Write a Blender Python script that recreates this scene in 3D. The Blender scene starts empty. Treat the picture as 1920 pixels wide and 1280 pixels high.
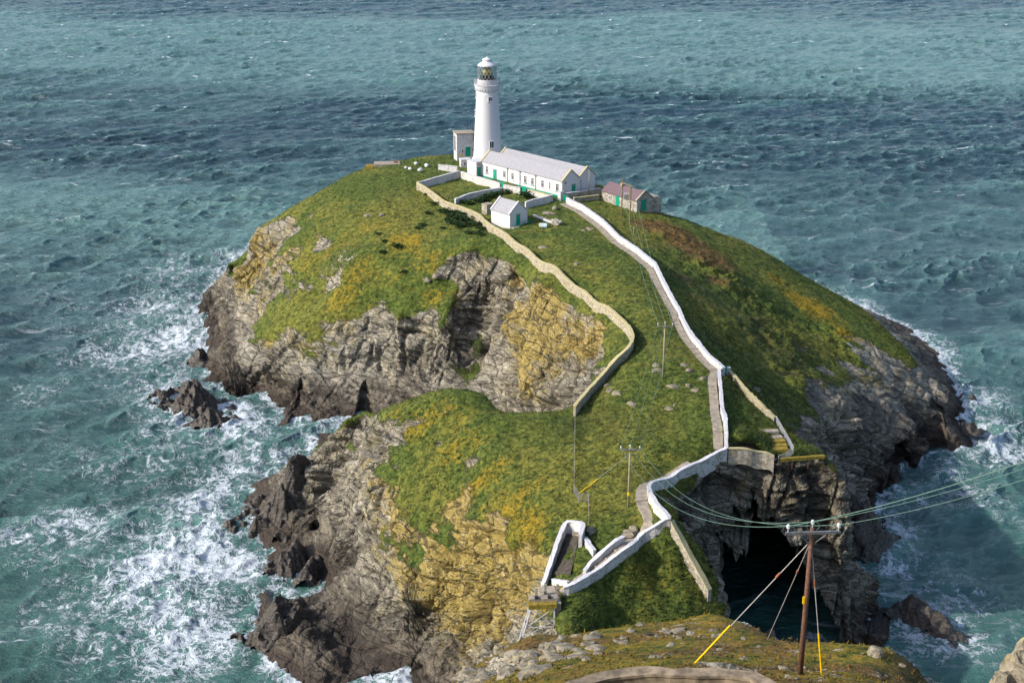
import bpy, bmesh, math, random
import numpy as np
from math import radians as R, sin, cos, tan, pi, sqrt
from mathutils import Vector, Matrix

# ------------------------------------------------------------------ camera, world, sun
random.seed(7)
SC = bpy.context.scene
COL = SC.collection
CAM_H = 105.0
PITCH = R(19.6)
FPX = 2500.0            # focal length in photo pixels (1920 wide)
cam_data = bpy.data.cameras.new("camera")
cam = bpy.data.objects.new("camera", cam_data)
COL.objects.link(cam)
cam.location = (0, 0, CAM_H)
cam.rotation_euler = (pi / 2 - PITCH, 0, 0)
cam_data.sensor_width = 36.0
cam_data.lens = 36.0 * FPX / 1920.0
cam_data.clip_start = 0.5
cam_data.clip_end = 20000
SC.camera = cam

SUN_DIR = Vector((-0.93, -0.25, 0.0)).normalized()   # horizontal direction towards the sun
SUN_EL = R(32)
sun_vec = Vector((SUN_DIR.x * cos(SUN_EL), SUN_DIR.y * cos(SUN_EL), sin(SUN_EL)))
world = bpy.data.worlds.new("World")
SC.world = world
world.use_nodes = True
wn = world.node_tree.nodes
wl = world.node_tree.links
wn.clear()
sky = wn.new("ShaderNodeTexSky")
sky.sky_type = 'NISHITA'
sky.sun_disc = False
sky.sun_elevation = SUN_EL
sky.sun_rotation = math.atan2(SUN_DIR.x, SUN_DIR.y)
sky.air_density = 1.0
sky.dust_density = 2.0
sky.ozone_density = 1.0
bg = wn.new("ShaderNodeBackground")
bg.inputs[1].default_value = 0.15
wo = wn.new("ShaderNodeOutputWorld")
wl.new(sky.outputs[0], bg.inputs[0])
wl.new(bg.outputs[0], wo.inputs[0])
sd = bpy.data.lights.new("sun", 'SUN')
sd.energy = 3.5
sd.angle = R(0.6)
sd.color = (1.0, 0.93, 0.80)
so = bpy.data.objects.new("sun", sd)
COL.objects.link(so)
so.rotation_euler = sun_vec.to_track_quat('Z', 'Y').to_euler()
SC.view_settings.view_transform = 'Standard'
SC.view_settings.look = 'None'
SC.view_settings.exposure = 0.68
SC.view_settings.gamma = 1.0

# ------------------------------------------------------------------ pixel <-> world
ST, CT = sin(PITCH), cos(PITCH)


def ray(u, v):
    a = (u - 960.0) / FPX
    b = (640.0 - v) / FPX
    return np.array([a, CT + b * ST, -ST + b * CT])


def P(u, v, z):
    d = ray(u, v)
    t = (z - CAM_H) / d[2]
    return (d[0] * t, d[1] * t, z)


# ------------------------------------------------------------------ numpy noise
_rng = np.random.RandomState(11)
_perm = _rng.permutation(256)
_perm = np.concatenate([_perm, _perm, _perm]).astype(np.int64)
_grad = _rng.normal(size=(256, 3))
_grad /= np.linalg.norm(_grad, axis=1)[:, None]
_grad = _grad.astype(np.float32)


def pnoise(x, y, z):
    """3-D gradient noise, about -0.9..0.9"""
    x = np.asarray(x, np.float32); y = np.asarray(y, np.float32); z = np.asarray(z, np.float32)
    xi = np.floor(x); yi = np.floor(y); zi = np.floor(z)
    fx = x - xi; fy = y - yi; fz = z - zi
    xi = xi.astype(np.int64) & 255; yi = yi.astype(np.int64) & 255; zi = zi.astype(np.int64) & 255
    ux = fx * fx * fx * (fx * (fx * 6 - 15) + 10)
    uy = fy * fy * fy * (fy * (fy * 6 - 15) + 10)
    uz = fz * fz * fz * (fz * (fz * 6 - 15) + 10)

    def g(ix, iy, iz, dx, dy, dz):
        h = _perm[_perm[_perm[ix] + iy] + iz]
        gr = _grad[h]
        return gr[..., 0] * dx + gr[..., 1] * dy + gr[..., 2] * dz
    x1 = xi + 1; y1 = yi + 1; z1 = zi + 1
    a = g(xi, yi, zi, fx, fy, fz); b = g(x1, yi, zi, fx - 1, fy, fz)
    c = g(xi, y1, zi, fx, fy - 1, fz); d = g(x1, y1, zi, fx - 1, fy - 1, fz)
    e = g(xi, yi, z1, fx, fy, fz - 1); f = g(x1, yi, z1, fx - 1, fy, fz - 1)
    h = g(xi, y1, z1, fx, fy - 1, fz - 1); i = g(x1, y1, z1, fx - 1, fy - 1, fz - 1)
    ab = a + ux * (b - a); cd = c + ux * (d - c); ef = e + ux * (f - e); hi = h + ux * (i - h)
    p = ab + uy * (cd - ab); q = ef + uy * (hi - ef)
    return (p + uz * (q - p)) * 1.5


def fbm(x, y, z, octs=4, gain=0.5):
    s = 0; a = 1.0; f = 1.0
    for k in range(octs):
        s = s + a * pnoise(x * f + 17.3 * k, y * f + 5.1 * k, z * f + 9.7 * k)
        a *= gain; f *= 2.03
    return s


def ridge(x, y, z, octs=3):
    s = 0; a = 1.0; f = 1.0
    for k in range(octs):
        s = s + a * (1 - 2 * np.abs(pnoise(x * f + 7.3 * k, y * f + 3.1 * k, z * f + 1.7 * k)))
        a *= 0.5; f *= 2.1
    return s


def sstep(a, b, x):
    t = np.clip((x - a) / (b - a), 0, 1)
    return t * t * (3 - 2 * t)


# ------------------------------------------------------------------ object helpers
def tag(o, label=None, cat=None, group=None, kind=None):
    if label: o['label'] = label
    if cat: o['category'] = cat
    if group: o['group'] = group
    if kind: o['kind'] = kind
    return o


def link_mesh(name, verts, faces, mat, parent=None, smooth=False):
    me = bpy.data.meshes.new(name)
    me.from_pydata([tuple(v) for v in verts], [], faces)
    me.update()
    o = bpy.data.objects.new(name, me)
    COL.objects.link(o)
    if mat: me.materials.append(mat)
    if parent: o.parent = parent
    if smooth:
        me.polygons.foreach_set("use_smooth", np.ones(len(me.polygons), bool))
    return o


def grid_mesh(name, V, nr, nc, mat, keep=None, attrs=None, smooth=True):
    """V: (nr*nc,3); quads over the grid; keep: bool per face"""
    i = np.arange(nr * nc).reshape(nr, nc)
    F = np.stack([i[:-1, :-1], i[:-1, 1:], i[1:, 1:], i[1:, :-1]], -1).reshape(-1, 4)
    if keep is not None:
        F = F[keep]
        used = np.zeros(nr * nc, bool); used[F.ravel()] = True
        remap = np.cumsum(used) - 1
        V = V[used]; F = remap[F]
        if attrs: attrs = {k: a[used] for k, a in attrs.items()}
    me = bpy.data.meshes.new(name)
    me.vertices.add(len(V))
    me.vertices.foreach_set("co", V.astype(np.float32).ravel())
    n = len(F)
    me.loops.add(n * 4)
    me.loops.foreach_set("vertex_index", F.astype(np.int32).ravel())
    me.polygons.add(n)
    me.polygons.foreach_set("loop_start", np.arange(0, n * 4, 4, dtype=np.int32))
    me.update(calc_edges=True)
    me.polygons.foreach_set("use_smooth", np.full(n, smooth, bool))
    if attrs:
        for k, a in attrs.items():
            at = me.attributes.new(k, 'FLOAT', 'POINT')
            at.data.foreach_set("value", a.astype(np.float32))
    me.validate()
    o = bpy.data.objects.new(name, me)
    COL.objects.link(o)
    if mat: me.materials.append(mat)
    return o


# ------------------------------------------------------------------ materials
class NT:
    def __init__(s, name):
        s.m = bpy.data.materials.new(name); s.m.use_nodes = True
        s.t = s.m.node_tree; s.t.nodes.clear()
        s.out = s.t.nodes.new("ShaderNodeOutputMaterial")
        s.b = s.t.nodes.new("ShaderNodeBsdfPrincipled")
        s.t.links.new(s.b.outputs[0], s.out.inputs[0])

    def n(s, typ, **kw):
        nd = s.t.nodes.new("ShaderNode" + typ)
        for k, v in kw.items():
            if k.startswith("i_"):
                key = k[2:]
                key = int(key) if key.isdigit() else key.replace("_", " ")
                s.put(nd.inputs[key], v)
            else:
                setattr(nd, k, v)
        return nd

    def put(s, sock, v):
        if hasattr(v, "is_linked") or isinstance(v, bpy.types.NodeSocket):
            s.t.links.new(v, sock)
        elif hasattr(v, "outputs"):
            s.t.links.new(v.outputs[0], sock)
        else:
            if isinstance(v, (tuple, list)) and len(v) == 3 and sock.type == 'RGBA': v = (*v, 1)
            sock.default_value = v

    def pos(s, scale=(1, 1, 1), rot=(0, 0, 0)):
        g = s.n("NewGeometry")
        return s.n("Mapping", i_Vector=g.outputs["Position"], i_Scale=scale, i_Rotation=rot).outputs[0]

    def noise(s, vec, scale, detail=4, rough=0.55, dist=0.0):
        return s.n("TexNoise", i_Vector=vec, i_Scale=scale, i_Detail=detail, i_Roughness=rough, i_Distortion=dist).outputs[0]

    def ramp(s, f, a, b):
        return s.n("MapRange", interpolation_type='SMOOTHSTEP', i_0=f, i_1=a, i_2=b, i_3=0.0, i_4=1.0).outputs[0]

    def mul(s, a, b): return s.n("Math", operation='MULTIPLY', i_0=a, i_1=b).outputs[0]
    def add(s, a, b): return s.n("Math", operation='ADD', i_0=a, i_1=b).outputs[0]
    def sub(s, a, b): return s.n("Math", operation='SUBTRACT', i_0=a, i_1=b).outputs[0]
    def mx(s, a, b): return s.n("Math", operation='MAXIMUM', i_0=a, i_1=b).outputs[0]
    def clamp(s, a): return s.n("Clamp", i_0=a).outputs[0]

    def mix(s, f, a, b):
        nd = s.n("Mix", data_type='RGBA')
        s.put(nd.inputs[0], f); s.put(nd.inputs[6], a); s.put(nd.inputs[7], b)
        return nd.outputs[2]

    def attr(s, name): return s.n("Attribute", attribute_name=name).outputs[2]

    def bump(s, h, strength=1.0, dist=0.1, normal=None):
        nd = s.n("Bump", i_Strength=strength, i_Distance=dist, i_Height=h)
        if normal is not None: s.put(nd.inputs["Normal"], normal)
        return nd.outputs[0]

    def set(s, **kw):
        for k, v in kw.items():
            s.put(s.b.inputs[k.replace("_", " ")], v)
        return s.m


# ------------------------------------------------------------------ the lie of the land
# control points: photo pixel + elevation of the ground there (metres above the sea)
CP = """
# plateau round the lighthouse
905 330 33; 1055 372 33; 1112 357 33; 1030 366 32.5; 865 322 33; 783 352 31.5; 850 300 33; 845 312 33; 800 312 33; 720 318 33
760 303 33; 835 292 32.5; 690 318 32; 900 370 32; 850 388 31; 910 412 31; 940 432 31; 1000 475 31; 1080 532 31; 1150 582 31; 1186 628 31
1186 645 30.7; 1150 690 29.8; 1085 767 28; 990 425 32; 1037 372 33; 1000 400 32; 1060 378 33; 1150 438 32.5; 1225 505 32; 1262 585 31.5; 1300 650 31.2; 1352 700 31
1345 845 28.5; 1350 770 30; 1215 915 28; 1225 965 28; 1250 985 28; 1180 1025 26.5; 1100 1082 24; 1050 1106 23; 1100 500 32; 1160 560 31.6; 1220 640 31.3; 1243 708 31; 1178 950 27.5
1260 800 29; 1150 800 28.5; 1130 880 27.5; 1090 830 27.8; 1200 740 30; 1300 780 30
1125 365 32.6; 1128 388 32; 1190 395 32; 1228 396 30.5; 1165 415 32.3; 1180 440 32
# left hill: skyline, then slope
845 290 32; 780 297 32; 700 310 31.5; 660 325 31; 600 360 29; 540 395 26; 480 430 22; 455 460 18; 432 490 12
640 390 29; 700 380 31; 760 400 30.5; 820 440 30; 880 470 30; 600 430 26.5; 540 460 23; 500 500 18; 560 520 20; 650 500 24.5; 740 500 25.5; 830 500 26.5
600 560 17.5; 700 580 18; 780 570 20; 840 530 23.5; 510 560 13; 470 540 10; 440 520 8; 900 488 28.5
560 610 14; 640 605 15.5; 740 605 17; 470 600 8
# left hill: shore
415 520 0; 385 560 0; 385 600 0; 400 650 0.5; 358 672 0; 390 710 0; 440 740 0; 470 788 0; 530 795 0; 612 830 r236
440 640 6; 470 680 6; 510 720 r262; 420 600 4; 560 690 r258; 560 750 r252; 640 700 r256; 640 760 r250; 720 690 r257; 700 760 r250; 780 640 r257; 780 700 r253; 820 620 r254; 840 740 r246; 760 770 r246; 560 800 r245; 640 800 r245
# dark gully and the big slab
850 560 r259; 860 640 r254; 900 560 r262; 900 640 r257; 895 520 r265; 918 600 r259; 914 680 r252; 890 690 r253; 940 495 r258; 940 600 r250; 935 700 r243; 1000 540 r242; 1000 640 r236; 1000 720 r231; 1060 620 r230; 1050 740 r222; 1120 650 r214; 1110 600 r222; 1140 620 r218; 1100 700 r205; 1080 755 r194; 930 745 r239; 1000 752 r229
# near headland
1080 775 27.8; 1000 770 26.8; 920 745 25.8; 850 735 25; 780 748 23.5; 720 765 21.5; 680 762 20; 650 780 18.5; 630 805 15; 620 830 11
# hidden floor of the chasm behind it
"""
CPX = [  # x, y, z (hidden ground)
]


def add_behind(u, v, z0, back, z):
    p = P(u, v, z0)
    k = (p[1] + back) / p[1]
    CPX.append((p[0] * k, p[1] + back, z))


for (u, v, z0) in ((1000, 770, 26.8), (920, 745, 25.8), (850, 735, 25), (780, 748, 23.5), (720, 765, 21.5)):
    add_behind(u, v, z0, 9, 8)
    add_behind(u, v, z0, 18, -1)
for (u, v, z0) in ((680, 762, 20), (650, 780, 18.5), (630, 805, 15), (620, 830, 11)):
    add_behind(u, v, z0, 6, 4)
    add_behind(u, v, z0, 11, -3)
CP2 = """
900 790 26.3; 850 790 25.2; 780 790 23.6; 740 800 22; 700 800 20; 950 820 26; 1030 830 27; 1000 880 25.8; 900 850 24.6; 800 850 21.5; 720 850 r191; 860 900 r177; 940 920 23.5; 1030 930 25.5; 1075 935 26
660 830 14; 640 880 r200; 650 950 r192; 700 900 r187; 700 1000 r179; 760 960 r177; 800 1000 r172; 860 1000 r167; 920 1000 r162; 980 1000 r157; 1030 1000 r154; 1075 1000 r152
760 1080 r168; 850 1080 r163; 920 1080 r157; 980 1080 r151; 1010 1090 r147; 900 1160 r155; 980 1160 r146; 820 1180 r161; 700 1080 r173; 680 1170 r168; 750 1230 r160; 850 1250 r154; 950 1230 r147
# low shore rocks of the headland
600 880 2; 560 885 1.5; 480 900 0; 470 960 0; 475 990 0; 520 930 4; 560 960 4.5; 600 940 4; 540 1010 1; 600 1005 0; 515 1040 0.5; 560 1030 2; 610 1040 2; 560 1065 0; 615 1095 0.5; 650 1060 3
490 1135 0; 520 1160 2; 500 1230 0; 560 1180 3.5; 620 1160 2; 600 1250 2; 600 1110 -0.5; 660 1240 r161
# near grass slope, spur and the channel
1060 1140 r136; 1060 1190 r131; 1110 1130 r138; 1150 1080 r143; 1200 1040 r147; 1230 1100 r144; 1160 1160 r139; 1250 1165 r139; 1290 1060 r146; 1330 1135 r143; 1310 1170 r140; 1275 960 r154; 1300 1010 r151; 1340 1060 r149; 1370 1110 r147; 1395 1150 r146
# cave cliff: rim and foot
1262 905 26.5; 1300 885 27; 1350 865 27.5; 1400 862 27.5; 1450 868 27; 1500 870 26.5; 1560 872 26; 1580 890 r169
1300 940 r162; 1350 960 r166; 1420 960 r168; 1500 950 r168; 1560 950 r168; 1290 975 r161
1595 1000 r167.5; 1610 1070 r167; 1640 1150 r167; 1662 1192 r167; 1600 1195 r165; 1540 1195 r165; 1480 1190 r165; 1430 1150 r166; 1540 1080 r167; 1500 1060 r167; 1450 1050 r167; 1400 1050 r167; 1370 1030 r166
# right shelf, stone wall and the slope beyond the path
1380 790 29; 1420 800 28; 1450 850 27.3; 1480 840 27; 1440 770 27.5; 1540 850 26.3; 1510 830 26; 1390 720 28.5; 1460 790 26.5; 1490 820 26
1230 398 30; 1280 410 28.5; 1330 430 26; 1400 455 22.5; 1450 482 19.5; 1500 515 16.5; 1550 548 14.5; 1600 590 13; 1650 625 12; 1700 665 10; 1750 715 6.5; 1790 755 3; 1808 790 0
1230 450 30.5; 1300 500 28; 1350 540 25.5; 1400 580 22.5; 1330 620 27; 1400 660 23; 1450 640 21; 1470 560 19; 1520 600 16.5; 1560 640 15; 1500 680 18.5; 1440 720 21.5; 1540 700 16; 1600 680 13.5; 1650 700 11.5; 1700 720 8.5; 1740 760 5; 1560 740 16.5; 1500 750 19.5; 1590 760 15; 1480 780 20
1640 800 r224; 1690 790 7; 1720 830 3; 1540 800 r200; 1570 820 r206; 1620 850 r215; 1600 870 r211; 1650 890 r215; 1590 920 r208; 1640 925 r211; 1680 912 r215; 1670 880 r218; 1700 865 r227; 1735 870 r229; 1770 845 r233; 1808 828 r236
1600 790 r218
# sea floor round about
560 830 r238; 480 840 -7; 430 800 -6; 380 760 -6; 330 700 -7; 330 600 -7; 340 540 -7; 400 480 -8; 300 800 -9; 300 1000 -9; 430 950 -6; 430 1050 -6; 400 1200 -7; 540 1090 -2; 460 1280 -5; 1700 950 -6; 1750 900 -5; 1830 850 -5; 1850 780 -6; 1640 970 -5; 1680 1050 -6; 1700 1150 -6; 1700 1220 -5; 1900 700 -8; 1750 620 -9; 1620 540 -9; 1500 460 -9; 1380 400 -9; 1850 1000 -9
640 300 -8; 560 340 -8; 480 380 -8; 800 250 -8; 950 255 -8; 1100 270 -8; 1200 330 -8; 1300 360 -8
"""
SHORE_SEA = []


def parse(txt):
    out = []
    for line in txt.strip().splitlines():
        line = line.split('#')[0].strip()
        for it in line.split(';'):
            it = it.split()
            if len(it) == 3:
                u, v = float(it[0]), float(it[1])
                if it[2][0] == 'r':          # depth known instead of the elevation
                    d = ray(u, v); y = float(it[2][1:]); t = y / d[1]
                    out.append((d[0] * t, y, CAM_H + d[2] * t))
                else:
                    out.append(P(u, v, float(it[2])))
    return out


ctrl = np.array(parse(CP) + parse(CP2) + CPX)
# plateau behind the buildings (hidden)
ctrl = np.vstack([ctrl, [(0, 345, 32), (14, 330, 32), (-10, 348, 31), (24, 318, 31), (8, 366, 8), (-15, 366, 8), (25, 345, 10), (36, 325, 12),
                         (-30, 145, -5), (-15, 138, -5), (0, 124, -3), (12, 124, -3), (24, 128, -3), (34, 150, -3), (44, 156, -5), (30, 155, -2), (25.5, 157.5, 12), (28.5, 160.5, 5), (31, 162.5, 1), (27.5, 156, 4), (34, 163.5, 0),
                         (-30, 112, -7), (0, 112, -7), (30, 112, -7), (54, 178, 0), (56, 190, -3), (52, 170, -2), (60, 200, -5), (58, 165, -6),
                         (-52, 235, -4), (-44, 240, -3), (-40, 225, -4)]])

GX0, GX1, GY0, GY1, GS = -130.0, 130.0, 110.0, 420.0, 0.8
gx = np.arange(GX0, GX1 + .01, GS); gy = np.arange(GY0, GY1 + .01, GS)


def rbf_fit(pts, smooth=0.35):
    X = pts[:, :2]
    d = np.sqrt(((X[:, None] - X[None]) ** 2).sum(-1) + 1.0)
    n = len(X)
    A = np.zeros((n + 3, n + 3))
    A[:n, :n] = -d + np.eye(n) * smooth
    A[:n, n] = 1; A[:n, n + 1:] = X; A[n, :n] = 1; A[n + 1:, :n] = X.T
    b = np.zeros(n + 3); b[:n] = pts[:, 2]
    return np.linalg.solve(A, b)


def rbf_eval(pts, w, x, y):
    out = np.empty(x.shape, np.float64)
    X = pts[:, :2]; n = len(X)
    xf, yf, of = x.ravel(), y.ravel(), out.ravel()
    for s in range(0, len(xf), 20000):
        a = xf[s:s + 20000, None]; b = yf[s:s + 20000, None]
        d = np.sqrt((a - X[None, :, 0]) ** 2 + (b - X[None, :, 1]) ** 2 + 1.0)
        of[s:s + 20000] = -(d @ w[:n]) + w[n] + w[n + 1] * a[:, 0] + w[n + 2] * b[:, 0]
    return of.reshape(x.shape)


_w = rbf_fit(ctrl)
_gxx, _gyy = np.meshgrid(gx, gy)
HG = rbf_eval(ctrl, _w, _gxx, _gyy)
HG = np.clip(HG, -8, 36)


def height(x, y):
    fx = np.clip((np.asarray(x, float) - GX0) / GS, 0, len(gx) - 1.001)
    fy = np.clip((np.asarray(y, float) - GY0) / GS, 0, len(gy) - 1.001)
    ix = fx.astype(int); iy = fy.astype(int); fx = fx - ix; fy = fy - iy
    return (HG[iy, ix] * (1 - fx) * (1 - fy) + HG[iy, ix + 1] * fx * (1 - fy) + HG[iy + 1, ix] * (1 - fx) * fy + HG[iy + 1, ix + 1] * fx * fy)


def hit(u, v, hf=None, y0=112, y1=419):
    """first point of the ground seen at a photo pixel"""
    d = ray(u, v)
    t = np.linspace(y0, y1, 2400) / d[1]
    z = CAM_H + d[2] * t
    h = (hf or height)(d[0] * t, d[1] * t)
    k = np.argmax(z < h)
    if not (z < h).any():
        t = (0 - CAM_H) / d[2]
        return Vector((d[0] * t, d[1] * t, 0.0))
    if k > 0:
        a, b = z[k - 1] - h[k - 1], z[k] - h[k]
        tt = t[k - 1] + (t[k] - t[k - 1]) * a / (a - b)
    else:
        tt = t[k]
    return Vector((d[0] * tt, d[1] * tt, CAM_H + d[2] * tt))


# mainland hillside the camera stands on
CPM = """
855 1285 r75; 900 1247 r77; 950 1215 r79; 1000 1190 r80; 1060 1192 r79; 1130 1182 r79; 1200 1170 r80; 1270 1165 r80; 1330 1152 r81; 1380 1163 r79; 1420 1185 r75; 1460 1200 r73; 1500 1206 r72; 1560 1215 r71; 1620 1218 r70; 1680 1232 r69; 1720 1258 r67; 1748 1285 r65
1500 1262 r61; 1280 1252 r58; 1000 1250 r67; 1100 1230 r69; 1200 1220 r69; 1350 1200 r70; 1400 1235 r65; 1600 1255 r62; 1540 1240 r65; 930 1275 r70; 1300 1185 r75; 1250 1190 r74; 1150 1205 r74
1000 1290 r58; 1150 1290 r54; 1300 1290 r52; 1450 1290 r54; 1600 1295 r55; 1700 1300 r57; 900 1300 r66
"""
ctrlm = np.array(parse(CPM) + [(-12, 30, 77), (0, 30, 78), (12, 30, 78), (-8, 5, 96), (8, 5, 96), (0, -6, 103), (0, 0, 101), (0, 15, 88), (25, 30, 76), (24, 5, 96),
                               (-12, 88, 36), (0, 94, 34), (10, 95, 34), (20, 90, 36), (28, 84, 34), (-14, 76, 42), (-22, 72, 30), (-24, 90, 8), (0, 104, 5), (14, 104, 5), (28, 98, 6), (38, 84, 8), (34, 68, 36), (30, 58, 50),
                               (-30, 60, 45), (-30, 40, 68), (-30, 20, 84), (-30, 0, 98), (-40, 100, -6), (0, 112, -8), (20, 112, -8), (40, 104, -8), (50, 84, -8), (46, 60, 10), (46, 45, 40), (44, 25, 70), (44, 0, 96), (60, 60, -8),
                               (-44, 80, -6), (-55, 55, 10), (-55, 20, 70), (-55, -6, 95), (60, 30, 30), (60, -6, 85)])
_wm = rbf_fit(ctrlm, 0.2)
mgx = np.arange(-60, 62, .6); mgy = np.arange(-6, 116, .6)
_a, _b = np.meshgrid(mgx, mgy)
HM = rbf_eval(ctrlm, _wm, _a, _b)
HM = np.clip(HM, -8, 104)


def height_m(x, y):
    fx = np.clip((np.asarray(x, float) + 60) / .6, 0, len(mgx) - 1.001)
    fy = np.clip((np.asarray(y, float) + 6) / .6, 0, len(mgy) - 1.001)
    ix = fx.astype(int); iy = fy.astype(int); fx = fx - ix; fy = fy - iy
    return (HM[iy, ix] * (1 - fx) * (1 - fy) + HM[iy, ix + 1] * fx * (1 - fy) + HM[iy + 1, ix] * (1 - fx) * fy + HM[iy + 1, ix + 1] * fx * fy)


def hit_m(u, v):
    return hit(u, v, height_m, 30, 112)


def blobs(X, Y, Z, txt, hf=hit):
    """sum of soft patches, each given by a photo pixel, a pixel radius and a weight; placed on the ground as 3-D balls"""
    out = np.zeros(X.shape, np.float32)
    for it in txt.replace('\n', ';').split(';'):
        it = it.split()
        if len(it) < 4: continue
        u, v, r, w = map(float, it)
        p = hf(u, v)
        rad = r / FPX * (p - Vector((0, 0, CAM_H))).length * 0.8
        d2 = ((X - p.x) ** 2 + (Y - p.y) ** 2 + (Z - p.z) ** 2) / (rad * rad)
        out += w * np.exp(-np.minimum(d2, 30))
    return out


# ------------------------------------------------------------------ lines of walls and paths (found on the ground below photo pixels)
def line_on(pts, h=0.0, hf=height, y0=112, y1=419):
    f = (lambda x, y: hf(x, y) + h) if h else hf
    out = []
    for (u, v) in pts:
        p = hit(u, v, f, y0, y1)
        out.append((p.x, p.y))
    return out


def resample(pts, step):
    pts = [np.array(p, float) for p in pts]
    out = [pts[0]]
    for a, b in zip(pts[:-1], pts[1:]):
        n = max(1, int(round(np.linalg.norm(b - a) / step)))
        for k in range(1, n + 1): out.append(a + (b - a) * k / n)
    return np.array(out)


def smooth_line(P_, n=2):
    P_ = P_.copy()
    for _ in range(n):
        P_[1:-1] = P_[1:-1] * .5 + (P_[:-2] + P_[2:]) * .25
    return P_


def normals2(P_):
    t = np.gradient(P_, axis=0)
    t /= np.linalg.norm(t, axis=1)[:, None] + 1e-9
    return np.stack([-t[:, 1], t[:, 0]], 1)


PATH_WALL = line_on([(1063, 371), (1090, 384), (1130, 413), (1160, 443), (1195, 466), (1228, 493), (1256, 549), (1277, 589), (1302, 633), (1327, 664), (1357, 690)], 1.3)
LOWER_WALL = line_on([(1348, 694), (1354, 760), (1361, 840)], 1.1)
TURN_WALL = line_on([(1362, 840), (1331, 854), (1300, 870), (1269, 886), (1236, 899), (1222, 904), (1216, 912), (1219, 924), (1232, 947), (1256, 971)], 1.2)
STAIR_WALL = line_on([(1256, 971), (1228, 986), (1201, 1000), (1196, 1010), (1180, 1024), (1139, 1053), (1097, 1081), (1077, 1094), (1056, 1101)], 1.2)


def offset_line(pts, d):
    q = smooth_line(resample(pts, .7), 4)
    return q + normals2(q) * d


def path_line(groups, trim=0):
    pts = []
    for k, L_ in enumerate(groups):
        q = resample(L_, .7)
        q = q + normals2(smooth_line(q, 4)) * -1.05
        if trim: q = q[:-trim] if k == 0 else q[trim:]
        pts += list(q)
    out = [pts[0]]
    for p in pts[1:]:
        d = p - out[-1]
        if np.linalg.norm(d) > .35 and (len(out) < 2 or d @ (out[-1] - out[-2]) > -.05): out.append(p)
    return smooth_line(resample(out, .7), 5)


PATH_LINES = [path_line([PATH_WALL, LOWER_WALL]), path_line([TURN_WALL[2:], STAIR_WALL], 3)]


def line_dist(x, y, lines):
    d = np.full(x.shape, 1e9, np.float32)
    for L_ in lines:
        L_ = L_[::3] if len(L_) > 12 else L_
        for a, b in zip(L_[:-1], L_[1:]):
            ab = b - a
            t = np.clip(((x - a[0]) * ab[0] + (y - a[1]) * ab[1]) / (ab @ ab + 1e-9), 0, 1)
            d = np.minimum(d, np.hypot(x - a[0] - t * ab[0], y - a[1] - t * ab[1]))
    return d


BED = np.array([.22, .10, .95]); BED /= np.linalg.norm(BED)      # the beds dip gently
BA = np.cross(BED, (0.45, 0.9, 0.0)); BA /= np.linalg.norm(BA)
BC = np.cross(BED, BA)


def rock_relief(X, Y, Z):
    """layered, jointed cliff relief in metres"""
    wx = fbm(X / 24, Y / 24, Z / 30, 2) * 5.5
    q = X * BED[0] + Y * BED[1] + Z * BED[2] + wx
    a = X * BA[0] + Y * BA[1] + Z * BA[2]
    c = X * BC[0] + Y * BC[1] + Z * BC[2]

    def beds(t, la, lc, k):
        f = np.floor(q / t); r = q / t - f
        h0 = pnoise(f * 7.31 + k, a / la, c / lc); h1 = pnoise((f + 1) * 7.31 + k, a / la, c / lc)
        w = sstep(.72, 1.0, r)
        return h0 * (1 - w) + h1 * w
    d = 1.8 * beds(2.6, 16, 16, .37) + 1.1 * beds(1.15, 9, 9, .61) + .45 * beds(.55, 5, 5, .13)
    d = d + 0.55 * fbm(X / 9 + 40, Y / 9, Z / 12, 2)
    j = np.maximum(1 - 2.4 * np.abs(pnoise(a / 3.4, c / 9, q / 16)), 1 - 2.4 * np.abs(pnoise(a / 9 + 9, c / 3.4, q / 16)))          # joints across the beds
    d = d - 0.8 * sstep(0.6, 1.0, j)
    big = ridge(X / 13, Y / 13, Z / 30, 2)
    return d - 1.6 * sstep(0.6, 1.25, big)


CAVES = [  # u0, u1, ceiling elevation, depth, lowest facing y, highest facing y, squareness
    (1290, 1545, 19.0, 34, 153, 177, 2.0),
    (1716, 1780, 7.0, 4, 222, 246, 1.2),
    (1655, 1700, 6, 4, 205, 232, 1.2),
    (540, 590, 6, 3.5, 240, 264, 1.0),
    (664, 708, 7, 3.5, 238, 264, 1.0),
]


def build_ground(name, hf, s0, s1, y0, y1, NC, NR, mat, zc, islands=True):
    s = np.linspace(s0, s1, NC)
    fine = np.arange(y0, y1 + .01, 0.3)
    SS, FF = np.meshgrid(s, fine)                 # (nf, NC)
    ZZ = hf(SS * FF, FF)
    dz = np.diff(ZZ, axis=0); dy = np.diff(FF, axis=0)
    vis = sstep(-3, -1, ZZ[1:])
    wgt = np.sqrt(dy ** 2 + (1.25 * dz) ** 2) * (0.08 + 0.92 * vis) * (160 / np.maximum(FF[1:], 40)) ** 0.8
    k = 9
    ker = np.hanning(k + 2)[1:-1]; ker /= ker.sum()
    wgt = np.apply_along_axis(lambda m_: np.convolve(np.pad(m_, k // 2, mode='edge'), ker, 'valid'), 1, wgt)
    cum = np.vstack([np.zeros(NC), np.cumsum(wgt, 0)])
    cum /= cum[-1]
    t = np.linspace(0, 1, NR)
    Y = np.empty((NR, NC))
    for c in range(NC):
        Y[:, c] = np.interp(t, cum[:, c], fine)
    X = Y * s[None]
    Z = hf(X, Y)
    e = 0.7
    zx = (hf(X + e, Y) - hf(X - e, Y)) / (2 * e); zy = (hf(X, Y + e) - hf(X, Y - e)) / (2 * e)
    il = 1 / np.sqrt(1 + zx * zx + zy * zy)
    NX, NY, NZ = -zx * il, -zy * il, il
    return X, Y, Z, NX, NY, NZ


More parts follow.
